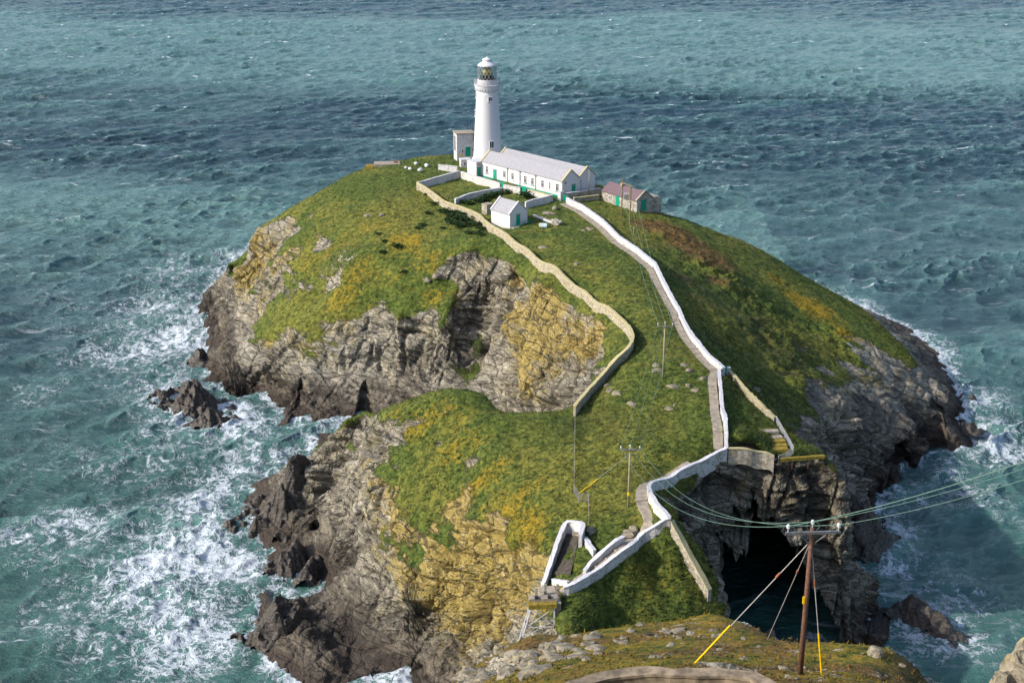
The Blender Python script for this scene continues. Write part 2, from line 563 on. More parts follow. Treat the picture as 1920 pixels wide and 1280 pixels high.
def ground_mesh(name, arr, mat, rockbias, masks, grass_amp=1.0, caves=(), zcut=-2.2, fine=.12):
    X, Y, Z, NX, NY, NZ = arr
    NR, NC = X.shape
    fk = np.maximum.reduce([Z[:-1, :-1], Z[:-1, 1:], Z[1:, 1:], Z[1:, :-1]]) > zcut
    need = np.zeros(X.shape, bool)
    need[:-1, :-1] |= fk; need[:-1, 1:] |= fk; need[1:, 1:] |= fk; need[1:, :-1] |= fk
    x, y, z, nx, ny, nz = (a[need].astype(np.float32) for a in (X, Y, Z, NX, NY, NZ))
    steep = 1 - nz
    f6 = fbm(x / 5, y / 5, z / 5, 4)
    rough = np.clip(blobs(x, y, z, ROUGH), 0, 1) if zcut > -3 and caves else 0
    f2 = fbm(x / 1.3, y / 1.3, z / 1.3, 2)
    qq = x * BED[0] + y * BED[1] + z * BED[2] + 2 * pnoise(x / 20, y / 20, z / 20)
    fs = fbm(qq / 2.4, (x + y) / 9, z / 9, 3)
    rk = steep + 0.10 * f6 + 0.05 * f2 + fine * fs + rockbias(x, y, z) + rough * (.12 * (fs + .6 * f6) + .24 * (ridge(x / 10, y / 10, z / 16, 3) - .45)) + 0.6 * sstep(11, 4, z)
    rock = sstep(.20, .52, rk)
    rel = rock_relief(x, y, z)
    rel = rel + 1.1 * sstep(9, 3, z) * ridge(x / 3.2, y / 3.2, z / 5, 3) - .5 * sstep(9, 3, z)
    if caves: rel = rel * (1 - .7 * np.clip(blobs(x, y, z, '1010 620 80 1; 1000 560 40 .8; 1090 640 50 .8; 980 690 50 .8; 800 980 80 .4'), 0, 1))
    amp = rock * (0.35 + 1.0 * sstep(.25, .6, steep)) * (0.45 + .55 * sstep(-1, 2, z))
    gr = grass_amp * (.7 + 2.4 * rough) * (0.30 * fbm(x / 3.2, y / 3.2, z / 3.2, 2) + 0.16 * f2 + .10 * np.abs(pnoise(x / .7, y / .7, z / .7)))
    if caves: gr = gr + rough * 1.4 * (ridge(x / 10, y / 10, z / 16, 3) - .4)
    d = rel * amp + gr * (1 - rock)
    flat = masks.pop('flat')(x, y, z) if 'flat' in masks else 0
    d = d * (1 - flat)
    x2 = x + nx * d; y2 = y + ny * d; z2 = z + nz * d
    for (u0, u1, zc, dep, ya, yb, pw) in caves:
        uu = 960 + FPX * x / (y * CT + (CAM_H - z) * ST)
        w = (uu - u0) / (u1 + (2.6 * np.clip(16 - z2, 0, 16) if dep > 20 else 0) - u0)
        w = w + .07 * pnoise(z / 2.2, uu / 40, y * 0 + u0)
        arch = zc * np.clip(1 - np.abs(2 * w - 1) ** pw, 0, 1) ** (.8 if dep > 20 else .6) * (1 + .30 * fbm(uu / 16, z / 4, y * 0, 3))
        k = sstep(0, 1.2 if dep > 20 else 4.0, arch - z2) * sstep(ya, ya + 4, y) * (y < yb)
        x2 = x2 * (1 + k * dep / y); y2 = y2 + k * dep
    jit = rock * .05 * (.3 + .7 * sstep(.2, .5, steep))
    rj = np.random.RandomState(3)
    x2 = x2 + rj.normal(size=len(x)) * jit; y2 = y2 + rj.normal(size=len(x)) * jit; z2 = z2 + rj.normal(size=len(x)) * jit
    V = np.zeros((NR * NC, 3), np.float32)
    idx = need.ravel()
    V[idx, 0] = x2; V[idx, 1] = y2; V[idx, 2] = z2
    at = {'rock': rock}
    for k, fn in masks.items():
        at[k] = fn(x, y, z)
    full = {}
    for k, a in at.items():
        b = np.zeros(NR * NC, np.float32); b[idx] = a; full[k] = b
    return grid_mesh(name, V, NR, NC, mat, fk.ravel(), full, smooth=False)


def ground_material(name, mainland=False):
    t = NT(name)
    g = t.n("NewGeometry")
    pos = g.outputs["Position"]
    rock = t.attr("rock"); lich = t.attr("lichen"); brown = t.attr("bracken"); yel = t.attr("gold"); dark = t.attr("dark"); pale = t.attr("pale")
    sx = t.n("SeparateXYZ", i_0=pos); z = sx.outputs[2]
    # bedding coordinates
    wv = t.n("VectorMath", operation='ADD', i_0=pos, i_1=t.n("VectorMath", operation='SCALE', i_0=t.n("TexNoise", i_Vector=pos, i_Scale=.04, i_Detail=3.0).outputs[1], i_Scale=9.0).outputs[0]).outputs[0]

    def dot(v): return t.n("VectorMath", operation='DOT_PRODUCT', i_0=wv, i_1=tuple(v)).outputs["Value"]
    q, a, c = dot(BED), dot(BA), dot(BC)

    def bed(sq, sa):
        return t.n("CombineXYZ", i_0=t.mul(q, sq), i_1=t.mul(a, sa), i_2=t.mul(c, sa)).outputs[0]
    b1 = t.noise(bed(.55, .07), 1.0, 7, .66)
    b2 = t.noise(bed(2.0, .22), 1.0, 6, .68)
    vd = t.n("TexVoronoi", feature='DISTANCE_TO_EDGE', i_Vector=bed(.6, .22), i_Scale=1.0, i_Randomness=1.0).outputs[0]
    vd2 = t.n("TexVoronoi", feature='DISTANCE_TO_EDGE', i_Vector=bed(1.5, .55), i_Scale=1.0).outputs[0]
    b3 = t.noise(bed(5.0, .55), 1.0, 4, .7)
    n1 = t.noise(pos, .22, 8, .68)
    n2 = t.noise(pos, 1.3, 6, .68)
    n3 = t.noise(pos, 4.5, 4, .7)
    # rock colour
    rc = t.mix(t.ramp(b1, .32, .66), (.085, .078, .066), (.27, .25, .205))
    rc = t.mix(t.mul(t.ramp(n1, .42, .62), .5), rc, (.205, .175, .125))
    rc = t.mix(t.mul(t.ramp(b2, .5, .68), .6), rc, (.47, .43, .35))
    rc = t.mix(t.mul(t.ramp(n3, .5, .3), .55), rc, (.07, .06, .05))
    rc = t.mix(t.clamp(t.mul(pale, t.ramp(n2, .38, .6))), rc, (.45, .415, .345))
    lf = t.ramp(t.add(t.mul(n1, .6), t.add(t.mul(n2, .5), t.add(t.mul(b2, .35), t.mul(lich, .30)))), .86, 1.02)
    lcol = t.mix(t.ramp(n3, .3, .62), (.21, .15, .020), (.40, .235, .012))
    rc = t.mix(t.mul(lf, .85), rc, lcol)
    gl = t.ramp(t.add(t.mul(n1, .6), t.add(t.mul(n3, .4), t.mul(lich, .2))), .52, .70)
    rc = t.mix(t.mul(gl, .55), rc, (.21, .19, .075))
    rc = t.mix(t.mul(t.ramp(b3, .5, .34), .6), rc, (.06, .05, .042))
    rc = t.mix(t.mul(t.ramp(b3, .55, .7), .5), rc, (.52, .48, .40))
    crack = t.mx(t.ramp(vd, .05, .005), t.mul(t.ramp(vd2, .06, .0), .7))
    zz = t.add(z, t.mul(t.sub(n1, .5), 9.0))
    wet = t.ramp(zz, 7.0, 2.5)
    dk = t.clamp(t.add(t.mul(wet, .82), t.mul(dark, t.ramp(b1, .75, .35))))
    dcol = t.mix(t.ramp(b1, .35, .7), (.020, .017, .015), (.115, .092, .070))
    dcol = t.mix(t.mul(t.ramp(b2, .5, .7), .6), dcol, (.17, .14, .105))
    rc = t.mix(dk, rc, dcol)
    rc = t.mix(t.mul(t.ramp(t.add(z, t.mul(t.sub(n1, .5), 2.5)), 2.2, .8), .8), rc, t.mix(n2, (.016, .012, .010), (.06, .042, .034)))
    rc = t.mix(t.mul(crack, .8), rc, (.035, .03, .026))
    # vegetation colour
    n0 = t.noise(pos, .055, 5, .6)
    gc = t.mix(t.ramp(n2, .36, .62), (.030, .054, .011), (.096, .124, .022))
    gc = t.mix(t.mul(t.ramp(n0, .44, .62), .5), gc, t.mix(t.ramp(n2, .35, .6), (.10, .098, .018), (.235, .205, .04)))
    gy = t.mix(t.ramp(n3, .32, .62), (.15, .13, .012), (.31, .19, .012))
    gc = t.mix(t.mul(t.ramp(t.add(t.mul(n2, .75), t.add(t.add(t.mul(n1, .45), t.mul(n3, .4)), t.mul(yel, .28))), .92, 1.12), .85), gc, gy)
    gb = t.mix(t.ramp(n3, .38, .62), (.06, .036, .016), (.21, .105, .042))
    gc = t.mix(t.mul(t.ramp(t.add(t.mul(n2, .55), t.add(t.mul(n1, .4), t.mul(brown, .42))), .63, .84), .88), gc, gb)
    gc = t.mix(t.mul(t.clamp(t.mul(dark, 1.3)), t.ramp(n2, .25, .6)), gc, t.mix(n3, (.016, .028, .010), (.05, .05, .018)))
    nd = t.noise(pos, .7, 7, .75)
    gc = t.mix(t.mul(t.ramp(nd, .53, .36), .75), gc, (.016, .032, .007))
    blade = t.noise(t.pos((5.0, 3.0, 3.0), (0, 0, .5)), 1.0, 5, .75, 1.2)
    gc = t.mix(t.mul(t.ramp(blade, .52, .72), .4), gc, (.25, .25, .05))
    gc = t.mix(t.mul(t.ramp(blade, .46, .28), .6), gc, (.014, .026, .005))
    # small stones showing through the turf
    st = t.ramp(t.add(t.mul(n2, .5), t.add(t.mul(n1, .4), t.mul(pale, .10))), .585, .62)
    edge = t.clamp(t.add(rock, t.mul(t.sub(t.add(t.mul(t.noise(pos, 1.0, 8, .75), .5), t.mul(b2, .5)), .5), 3.0)))
    rf = t.mx(t.ramp(edge, .38, .62), t.mul(st, t.clamp(t.add(t.mul(pale, 1.5), .12))))
    col = t.mix(rf, gc, rc)
    hr = t.add(t.add(t.mul(b1, .9), t.mul(b2, .5)), t.add(t.mul(n3, .35), t.mul(t.mx(t.ramp(vd, .0, .10), t.mul(t.ramp(vd2, 0, .1), .5)), .35)))
    h = t.add(t.mul(rf, hr), t.mul(t.sub(1.0, rf), t.add(t.mul(nd, .7), t.mul(blade, .28))))
    col = t.n("HueSaturation", i_Saturation=1.0, i_Value=1.42, i_Color=col).outputs[0]
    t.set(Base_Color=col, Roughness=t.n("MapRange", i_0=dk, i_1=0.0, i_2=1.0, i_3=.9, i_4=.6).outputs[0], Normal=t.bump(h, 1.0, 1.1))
    t.b.inputs["Specular IOR Level"].default_value = .22
    return t.m


M_GROUND = ground_material("ground")
ROCK_B = """
1400 640 26 .22; 1460 640 24 .22; 1500 660 24 .22; 1440 700 24 .2; 1380 600 14 .2; 1530 620 16 .2; 1340 560 10 .2; 1470 550 8 .2; 700 470 14 .16; 760 540 14 .2; 660 430 18 .2; 580 540 16 .2
1500 700 26 .25; 1580 740 50 .25; 1640 690 50 .3; 1720 740 50 .4; 1540 770 40 .25; 1460 700 16 .25; 1600 620 16 .2; 1560 590 12 .2; 1380 560 10 .25; 1430 530 8 .25; 1510 780 30 .3
1560 760 60 .35; 1640 740 80 .45; 1700 790 60 .5; 1480 745 26 .3; 1530 815 50 .45; 1600 685 36 .3; 1440 650 14 .3; 1400 600 10 .25; 1540 690 20 .25; 1620 640 30 .25; 1350 500 8 .25; 1470 600 10 .3
640 420 26 .3; 600 460 30 .28; 560 430 26 .3; 660 480 20 .3; 620 530 24 .28; 690 400 24 .25; 860 480 14 .2; 830 505 20 .28; 730 390 12 .2; 840 770 20 .2; 900 830 16 .2; 880 860 20 .22; 820 830 14 .25; 760 800 16 .2
500 440 50 .3; 450 520 50 .4; 540 420 40 .28; 590 400 24 .3; 560 470 30 .22; 610 460 26 .3; 640 500 24 .28; 520 500 24 .25; 600 520 20 .2; 600 440 20 .2; 620 480 22 .22; 560 540 20 .2; 640 610 40 .25; 700 640 60 .3; 800 600 40 .2; 470 600 50 .3
880 540 50 .3; 1000 560 50 .25; 1020 640 90 .3; 1110 630 50 .3; 940 520 25 .2; 1040 720 70 .2; 990 480 16 .15; 820 770 26 .28; 780 790 25 .2; 870 790 14 .2
690 790 30 .25; 860 940 40 .2; 960 960 40 .08; 900 1060 60 .16; 900 850 20 .10
1150 790 14 .25; 1205 630 10 .12; 1280 660 12 .2; 1320 700 12 .2; 1180 1000 16 .3; 1100 1005 20 .2; 1260 720 10 .2; 1080 400 8 .2
1420 640 16 .25; 1500 650 25 .25; 1640 660 50 .3; 1700 700 60 .3; 1750 750 50 .3; 1600 740 60 .3; 1580 680 30 .22; 1540 740 40 .2; 1480 690 16 .25; 1560 800 40 .25; 1530 820 30 .2; 1400 640 10 .2; 1500 600 10 .15; 1440 560 8 .15; 1350 520 8 .12; 1560 700 20 .2; 1500 560 10 .2; 1460 490 8 .2; 1480 760 30 .2; 1400 720 30 .1
720 320 16 .2; 690 330 14 .2; 600 370 20 .2; 690 410 22 .16; 800 520 20 .2
700 590 30 .2; 1240 395 10 .2; 1330 430 10 .2
"""
ROUGH = """
1400 560 110 .8; 1320 500 80 .6; 1460 640 90 .9; 1520 720 80 .9; 1580 640 70 .7; 1420 720 60 .7; 1540 820 60 .8; 1250 440 60 .4; 1350 620 50 .5; 1650 700 80 .8
"""
GRASS_B = """
1020 1130 50 -.25; 960 1000 40 -.12; 1010 1080 30 -.15; 940 1140 30 -.1;
700 460 120 -.22; 800 480 90 -.2; 600 540 50 -.12; 680 560 60 -.22; 780 560 50 -.2; 1100 800 120 -.3; 950 800 90 -.3; 850 780 60 -.25; 1000 870 60 -.2
1180 1090 90 -.5; 1250 1060 60 -.5; 1130 1130 60 -.4; 1300 1030 30 -.4; 1330 1090 25 -.3; 1100 500 100 -.2; 1250 800 150 -.3; 1200 600 60 -.15
1350 560 110 -.2; 1450 660 70 -.14; 1300 480 80 -.2; 1400 480 60 -.2; 1540 590 50 -.2; 1460 730 40 -.12; 1290 900 30 -.22; 1340 870 24 -.2; 1430 800 40 -.4; 1530 840 40 -.3
1120 620 14 -.2; 560 480 30 -.1; 520 560 20 -.2; 1040 1080 30 -.2; 1070 1150 40 -.3
"""
LICH = """
720 900 90 .25; 800 980 90 .25; 700 1000 60 .2; 560 480 70 .2; 1080 620 60 .25; 1560 720 60 .3; 1620 700 60 .3; 640 650 60 .2
860 1040 110 .25; 960 1080 90 .25; 800 1120 100 .2; 720 960 80 .2; 480 480 80 .25; 450 560 50 .3; 1010 600 80 .25; 940 900 60 .3; 1000 950 50 .3
1000 620 90 .6; 1040 560 60 .5; 1100 640 50 .3; 960 600 40 .4; 980 680 50 .4; 860 1020 120 .12; 930 1080 90 .2; 1000 1020 60 .2; 880 1160 120 .15; 500 500 70 .3; 470 600 50 .25; 560 660 40 .2; 700 840 40 .2; 780 930 60 .15
700 900 120 .25; 760 1000 120 .35; 900 1080 120 .35; 1000 1060 70 .4; 850 940 80 .4; 1000 560 60 .4; 1060 640 60 .5; 480 520 80 .35; 600 440 90 .35; 900 1200 120 .4; 1000 1140 60 .4; 560 620 60 .3;
850 1000 130 .35; 930 1060 90 .5; 1000 1000 60 .6; 960 930 70 .45; 760 1060 80 .35; 850 1150 90 .5; 820 1090 60 .6; 980 1110 60 .5; 1030 1000 30 .9; 1010 1060 30 .4
470 470 50 .45; 500 640 25 .8; 440 520 30 .6; 560 400 40 .55; 640 390 30 .4; 480 560 25 .4; 960 600 40 .7; 1100 640 50 1.0; 960 520 30 .8; 960 700 40 .8; 1000 740 50 .5; 1150 640 25 .6; 640 800 20 .5; 850 560 30 .5
1620 640 50 .45; 1560 700 30 .3; 1640 720 30 .3; 540 900 20 .2; 1000 950 40 .6; 880 900 60 .35
"""
BRACK = """
1400 600 120 .5; 1480 680 100 .5; 1550 760 70 .5; 1300 560 70 .35; 1360 640 60 .35; 1320 480 100 1.1; 1250 430 70 1.0; 1280 520 60 .6; 1400 560 70 .4; 1340 530 50 .5; 1200 420 40 .5; 1440 480 40 .3; 840 350 30 .4; 850 365 30 .5; 1060 510 40 .4; 1500 640 50 .4; 780 860 30 .4; 1050 490 40 .35; 740 830 20 .5; 1540 640 30 .5
"""
GOLD = """
560 500 60 .5; 660 480 60 .4; 1000 980 60 .6; 1040 1120 50 .6; 900 1000 60 .4;
960 960 80 .9; 1000 1040 70 .8; 940 1100 70 .7; 1020 1130 50 .7; 880 920 60 .8; 980 1160 50 .7;
760 450 50 1.1; 720 420 60 .6; 680 520 60 .5; 640 560 50 .5; 860 480 60 .45; 600 480 60 .5; 660 440 60 .35; 800 470 50 .45; 620 560 50 .4; 820 560 40 .7; 780 520 60 .4; 700 590 30 .6; 880 440 50 .3; 560 540 40 .4; 780 800 60 .9; 850 850 60 .7; 740 780 30 .6; 900 800 70 .4; 840 770 60 .5; 930 880 60 .6; 1000 900 50 .5
1540 590 60 1.1; 1500 560 60 .9; 1580 630 40 1.0; 1450 520 40 .6; 1450 500 40 .6; 1330 440 40 .4; 1250 850 30 .3; 1260 720 40 .25; 1100 470 60 .25; 1150 560 40 .3; 1200 1080 60 .25; 1120 1110 60 .4; 1260 1100 40 .35; 1040 1080 40 .4; 1250 520 30 .2
"""
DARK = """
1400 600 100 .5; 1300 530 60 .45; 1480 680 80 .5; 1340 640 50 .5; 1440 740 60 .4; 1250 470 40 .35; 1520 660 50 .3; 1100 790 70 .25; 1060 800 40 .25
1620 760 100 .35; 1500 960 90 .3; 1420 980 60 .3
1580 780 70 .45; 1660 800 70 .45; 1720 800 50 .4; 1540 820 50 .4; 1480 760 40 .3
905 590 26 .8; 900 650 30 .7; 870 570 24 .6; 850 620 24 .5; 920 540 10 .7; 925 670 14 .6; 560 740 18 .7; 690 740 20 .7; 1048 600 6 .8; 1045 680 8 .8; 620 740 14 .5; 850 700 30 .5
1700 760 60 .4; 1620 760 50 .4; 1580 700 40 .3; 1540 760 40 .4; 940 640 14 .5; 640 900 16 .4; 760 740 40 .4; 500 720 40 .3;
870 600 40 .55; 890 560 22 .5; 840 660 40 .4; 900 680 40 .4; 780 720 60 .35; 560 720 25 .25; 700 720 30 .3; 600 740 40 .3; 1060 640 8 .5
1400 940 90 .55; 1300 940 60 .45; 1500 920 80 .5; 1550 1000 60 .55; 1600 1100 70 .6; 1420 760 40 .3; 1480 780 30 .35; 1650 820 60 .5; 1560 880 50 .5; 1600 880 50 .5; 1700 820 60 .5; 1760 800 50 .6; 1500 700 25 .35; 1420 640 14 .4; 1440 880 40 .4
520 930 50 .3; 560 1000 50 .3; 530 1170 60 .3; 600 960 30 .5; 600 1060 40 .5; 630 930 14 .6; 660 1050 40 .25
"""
PALE = """
1010 620 80 .35; 700 920 90 .25; 780 1000 80 .2; 850 1150 90 .15; 470 560 50 .3; 640 680 60 .25; 720 650 50 .3
650 880 50 .4; 720 950 70 .45; 800 920 40 .3; 1000 560 50 .5; 1020 640 60 .45; 640 480 60 .7; 600 430 40 .5; 830 770 30 .9; 700 640 60 .35; 470 500 50 .4; 640 620 40 .3; 1150 800 60 .4; 1280 690 50 .5; 620 500 80 .6; 560 440 60 .6; 680 560 60 .3; 800 440 60 .2; 860 800 60 .5; 800 840 60 .4; 900 880 50 .4; 1000 470 40 .5; 1080 540 40 .4; 1180 1000 30 .6; 1100 1005 30 .4; 1620 660 40 .4; 1640 740 30 .4; 790 310 30 .3; 690 330 30 .5; 1600 760 30 .3; 1110 440 60 .35; 700 770 30 .6; 680 470 40 .5; 500 440 40 .4; 820 520 30 .4
"""
arr = build_ground("island", height, -.41, .43, 118, 385, 940, 1050, None, -2)
island = ground_mesh("island_terrain", arr, M_GROUND,
                     lambda x, y, z: blobs(x, y, z, ROCK_B) + blobs(x, y, z, GRASS_B),
                     {'lichen': lambda x, y, z: blobs(x, y, z, LICH) + .22 * sstep(7, 14, z), 'bracken': lambda x, y, z: blobs(x, y, z, BRACK), 'gold': lambda x, y, z: blobs(x, y, z, GOLD),
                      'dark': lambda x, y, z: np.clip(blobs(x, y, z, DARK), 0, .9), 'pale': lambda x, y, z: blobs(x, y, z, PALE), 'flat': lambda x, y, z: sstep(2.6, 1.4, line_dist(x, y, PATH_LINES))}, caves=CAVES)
tag(island, kind='structure')
arrm = build_ground("mainland", height_m, -.30, .62, 26, 110, 620, 520, None, -2)
M_ROCKB = "900 1260 70 .25; 970 1235 60 .25; 1060 1215 60 .12; 1150 1200 50 .05; 1330 1170 40 .15; 1260 1180 40 .08; 1660 1235 40 .1; 900 1262 60 .3; 960 1240 50 .3; 1060 1210 50 .12; 1330 1160 40 .2; 1020 1200 30 .2; 870 1280 50 .3; 1150 1190 20 .15; 1280 1165 20 .15; 1640 1222 15 .2; 1250 1270 50 -.2; 1450 1230 60 -.2; 1600 1240 60 -.2"
mainland = ground_mesh("mainland_hillside", arrm, M_GROUND, lambda x, y, z: blobs(x, y, z, M_ROCKB, hit_m) + .03,
                       {'lichen': lambda x, y, z: x * 0 + .12, 'bracken': lambda x, y, z: x * 0 + .55 + .5 * pnoise(x / 5, y / 5, z / 5), 'gold': lambda x, y, z: x * 0 + .9, 'dark': lambda x, y, z: x * 0, 'pale': lambda x, y, z: x * 0 + .8}, grass_amp=.55, fine=.3)
tag(mainland, kind='structure')
# the part of the hill under and behind the camera, coarse
_ys = np.linspace(-6, 26.2, 50); _xs = np.linspace(-55, 55, 120)
_X, _Y = np.meshgrid(_xs, _ys)
back = grid_mesh("mainland_hilltop", np.stack([_X, _Y, height_m(_X, _Y) - .05], -1).reshape(-1, 3), 50, 120, M_GROUND, attrs={'bracken': np.full(6000, .45), 'gold': np.full(6000, .35)})
tag(back, kind='structure')

# ------------------------------------------------------------------ the sea
def ocean_tile(N, L, wind, wdir, amp, lam, seed, lmin, lmax=1e9):
    rng = np.random.RandomState(seed)
    k1 = np.fft.fftfreq(N, 1.0 / N) * 2 * pi / L
    KX, KY = np.meshgrid(k1, k1)
    K = np.sqrt(KX ** 2 + KY ** 2); K[0, 0] = 1e-6
    Lw = wind ** 2 / 9.81
    ph = np.exp(-1 / (K * Lw) ** 2) / K ** 4 * (0.05 + np.abs((KX * wdir[0] + KY * wdir[1]) / K) ** 4.0) * np.exp(-(K * lmin / 6.28) ** 2)
    ph *= (K > 2 * pi / lmax)
    ph[0, 0] = 0
    h = (rng.normal(size=(N, N)) + 1j * rng.normal(size=(N, N))) * np.sqrt(ph / 2)
    H = np.fft.ifft2(h).real
    sc = amp / H.std()
    h = h * sc
    H = H * sc
    DX = np.fft.ifft2(-1j * KX / K * h).real * lam * -1; DY = np.fft.ifft2(-1j * KY / K * h).real * lam * -1
    e = L / N
    jxx = 1 + (np.roll(DX, -1, 1) - np.roll(DX, 1, 1)) / (2 * e); jyy = 1 + (np.roll(DY, -1, 0) - np.roll(DY, 1, 0)) / (2 * e)
    jxy = (np.roll(DX, -1, 0) - np.roll(DX, 1, 0)) / (2 * e)
    J = jxx * jyy - jxy ** 2
    return [a.astype(np.float32) for a in (H, DX, DY, J)]


def tile_sample(T, N, L, x, y):
    fx = (x / L) % 1 * N; fy = (y / L) % 1 * N
    ix = np.floor(fx).astype(int); iy = np.floor(fy).astype(int)
    fx = (fx - ix).astype(np.float32); fy = (fy - iy).astype(np.float32)
    ix %= N; iy %= N
    jx = (ix + 1) % N; jy = (iy + 1) % N
    return [A[iy, ix] * (1 - fx) * (1 - fy) + A[iy, jx] * fx * (1 - fy) + A[jy, ix] * (1 - fx) * fy + A[jy, jx] * fx * fy for A in T]


FOAM = """
150 680 120 .3; 80 850 120 .25; 150 1000 120 .35; 60 1130 100 .3; 200 1200 120 .4; 120 540 100 .25; 560 870 50 .3; 520 840 60 .3; 1850 950 90 .35; 1750 1080 90 .35; 1850 1150 90 .3; 1880 700 60 .3
330 500 70 .75; 250 640 80 .7; 320 700 90 .8; 400 800 60 1.0; 260 850 80 .65; 450 870 70 .55; 360 960 90 .7; 300 1020 80 .5; 420 1050 80 .85; 550 1105 40 .95; 300 1130 90 .75; 330 1230 90 .85; 120 990 60 .4; 60 740 50 .35; 90 1150 50 .35; 130 590 60 .3; 430 1190 60 .8
300 570 80 .75; 440 480 40 .5; 350 620 60 .8; 470 820 40 .9; 560 850 50 .5; 400 640 30 .9; 340 760 60 1.1; 430 760 40 1.1; 480 1060 50 .7; 420 920 50 .6; 250 1080 60 .6; 380 1000 50 .9; 60 985 40 .4; 20 1010 40 .4; 480 790 40 1
1790 740 40 .9; 1840 800 60 .8; 1700 920 40 .8; 1650 980 40 .8; 1690 1050 40 .6; 1740 1180 60 .7; 1860 860 50 .55; 1680 1230 40 .7; 1420 1120 18 .75; 1530 1192 22 .8; 1780 880 50 .8; 1690 1000 40 .8; 1650 1050 30 .6; 1850 750 50 .7; 1900 830 50 .5; 1700 1160 40 .6; 1800 1210 50 .5; 1560 1000 60 .4
"""


def sea_foam(x, y):
    out = np.zeros(x.shape, np.float32)
    for it in FOAM.replace('\n', ';').split(';'):
        it = it.split()
        if len(it) < 4: continue
        u, v, r, w = map(float, it)
        p = P(u, v, 0)
        rad = r / FPX * sqrt(p[0] ** 2 + p[1] ** 2 + CAM_H ** 2) * 1.0
        out += w * np.exp(-np.minimum(((x - p[0]) ** 2 + ((y - p[1]) / 1.5) ** 2) / (rad * rad), 30))
    return np.minimum(out * .82, 1.0)


def build_sea():
    NC, NR = 1100, 1150
    rows = [88.0]
    while rows[-1] < 1700:
        px = rows[-1] ** 2 / (1333 * CAM_H)
        rows.append(rows[-1] + max(0.40, px * .40))
    yy = np.concatenate([rows, np.geomspace(1760, 14000, 40)])
    s = np.linspace(-.62, .62, NC)
    S, Y = np.meshgrid(s, yy)
    X = (S * Y).astype(np.float32); Y = Y.astype(np.float32)
    NR = len(yy)
    wd = (0.30, -0.954)
    T1 = ocean_tile(1024, 331.0, 7.2, wd, .50, 1.2, 3, .8)
    T2 = ocean_tile(512, 113.0, 5.0, (0.2, -0.98), .28, 1.15, 5, .5, 14)
    h1, dx1, dy1, j1 = tile_sample(T1, 1024, 331.0, X, Y)
    c, s_ = cos(.6), sin(.6)
    h2, dx2, dy2, j2 = tile_sample(T2, 512, 113.0, X * c + Y * s_, -X * s_ + Y * c)
    gust = .75 + .7 * sstep(-.5, .6, fbm(X / 90 + 8, Y / 45, X * 0 + 1.5, 2)) - .25
    fade = 1 - sstep(1200, 2400, Y)
    f2 = (1 - sstep(600, 1300, Y) * .4) * gust
    shel = np.ones_like(X)
    m = (X > GX0) & (X < GX1) & (Y > GY0) & (Y < GY1)
    hgt = np.full(X.shape, -8.0, np.float32)
    hgt[m] = height(X[m], Y[m])
    lowf = pnoise(X / 170, Y / 120, X * 0) 
    mod = .85 + .35 * lowf
    Z = (h1 * mod + h2 * f2) * fade
    XX = X + (dx1 * mod + (dx2 * c - dy2 * s_) * f2) * fade; YY = Y + (dy1 * mod + (dx2 * s_ + dy2 * c) * f2) * fade
    near = sstep(-4, .5, hgt) * (1 - sstep(1.0, 3.0, hgt))
    foam = sea_foam(X, Y)
    foam = np.clip(np.maximum(foam, near * 1.0), 0, 1.2)
    Z = Z + foam * .45 * fbm(X / 2.2, Y / 2.2, X * 0, 3)
    capn = pnoise(X / 55 + 3, Y / 38, X * 0 + 2.2)
    cap = 1.2 * sstep(.60, .1, j1) * sstep(-.4, .2, capn) * sstep(-.2, .35, h1) + .45 * sstep(.5, .1, j1) * sstep(0, .5, h1)
    tone_var = fbm(X / 420 + .3, Y / 170 + 5, X * 0 + .5, 2)
    # sunlit and cloud-shadowed bands of the sea, painted into the water colour
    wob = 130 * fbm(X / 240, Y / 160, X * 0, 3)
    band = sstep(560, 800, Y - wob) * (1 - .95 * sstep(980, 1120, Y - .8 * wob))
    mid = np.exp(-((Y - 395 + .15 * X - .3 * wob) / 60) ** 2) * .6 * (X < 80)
    cloud_light = np.clip(.30 + .40 * tone_var + .75 * band + mid - .25 * sstep(400, 520, Y) * (1 - band), 0, 1)
    V = np.stack([XX, YY, Z], -1).reshape(-1, 3)
    return grid_mesh("sea", V, NR, NC, None, None, {'foam': foam.ravel(), 'cap': cap.ravel(), 'cloud_light': cloud_light.ravel(), 'chop': (h2 * gust * 1.6 + h1 * .35).ravel()})


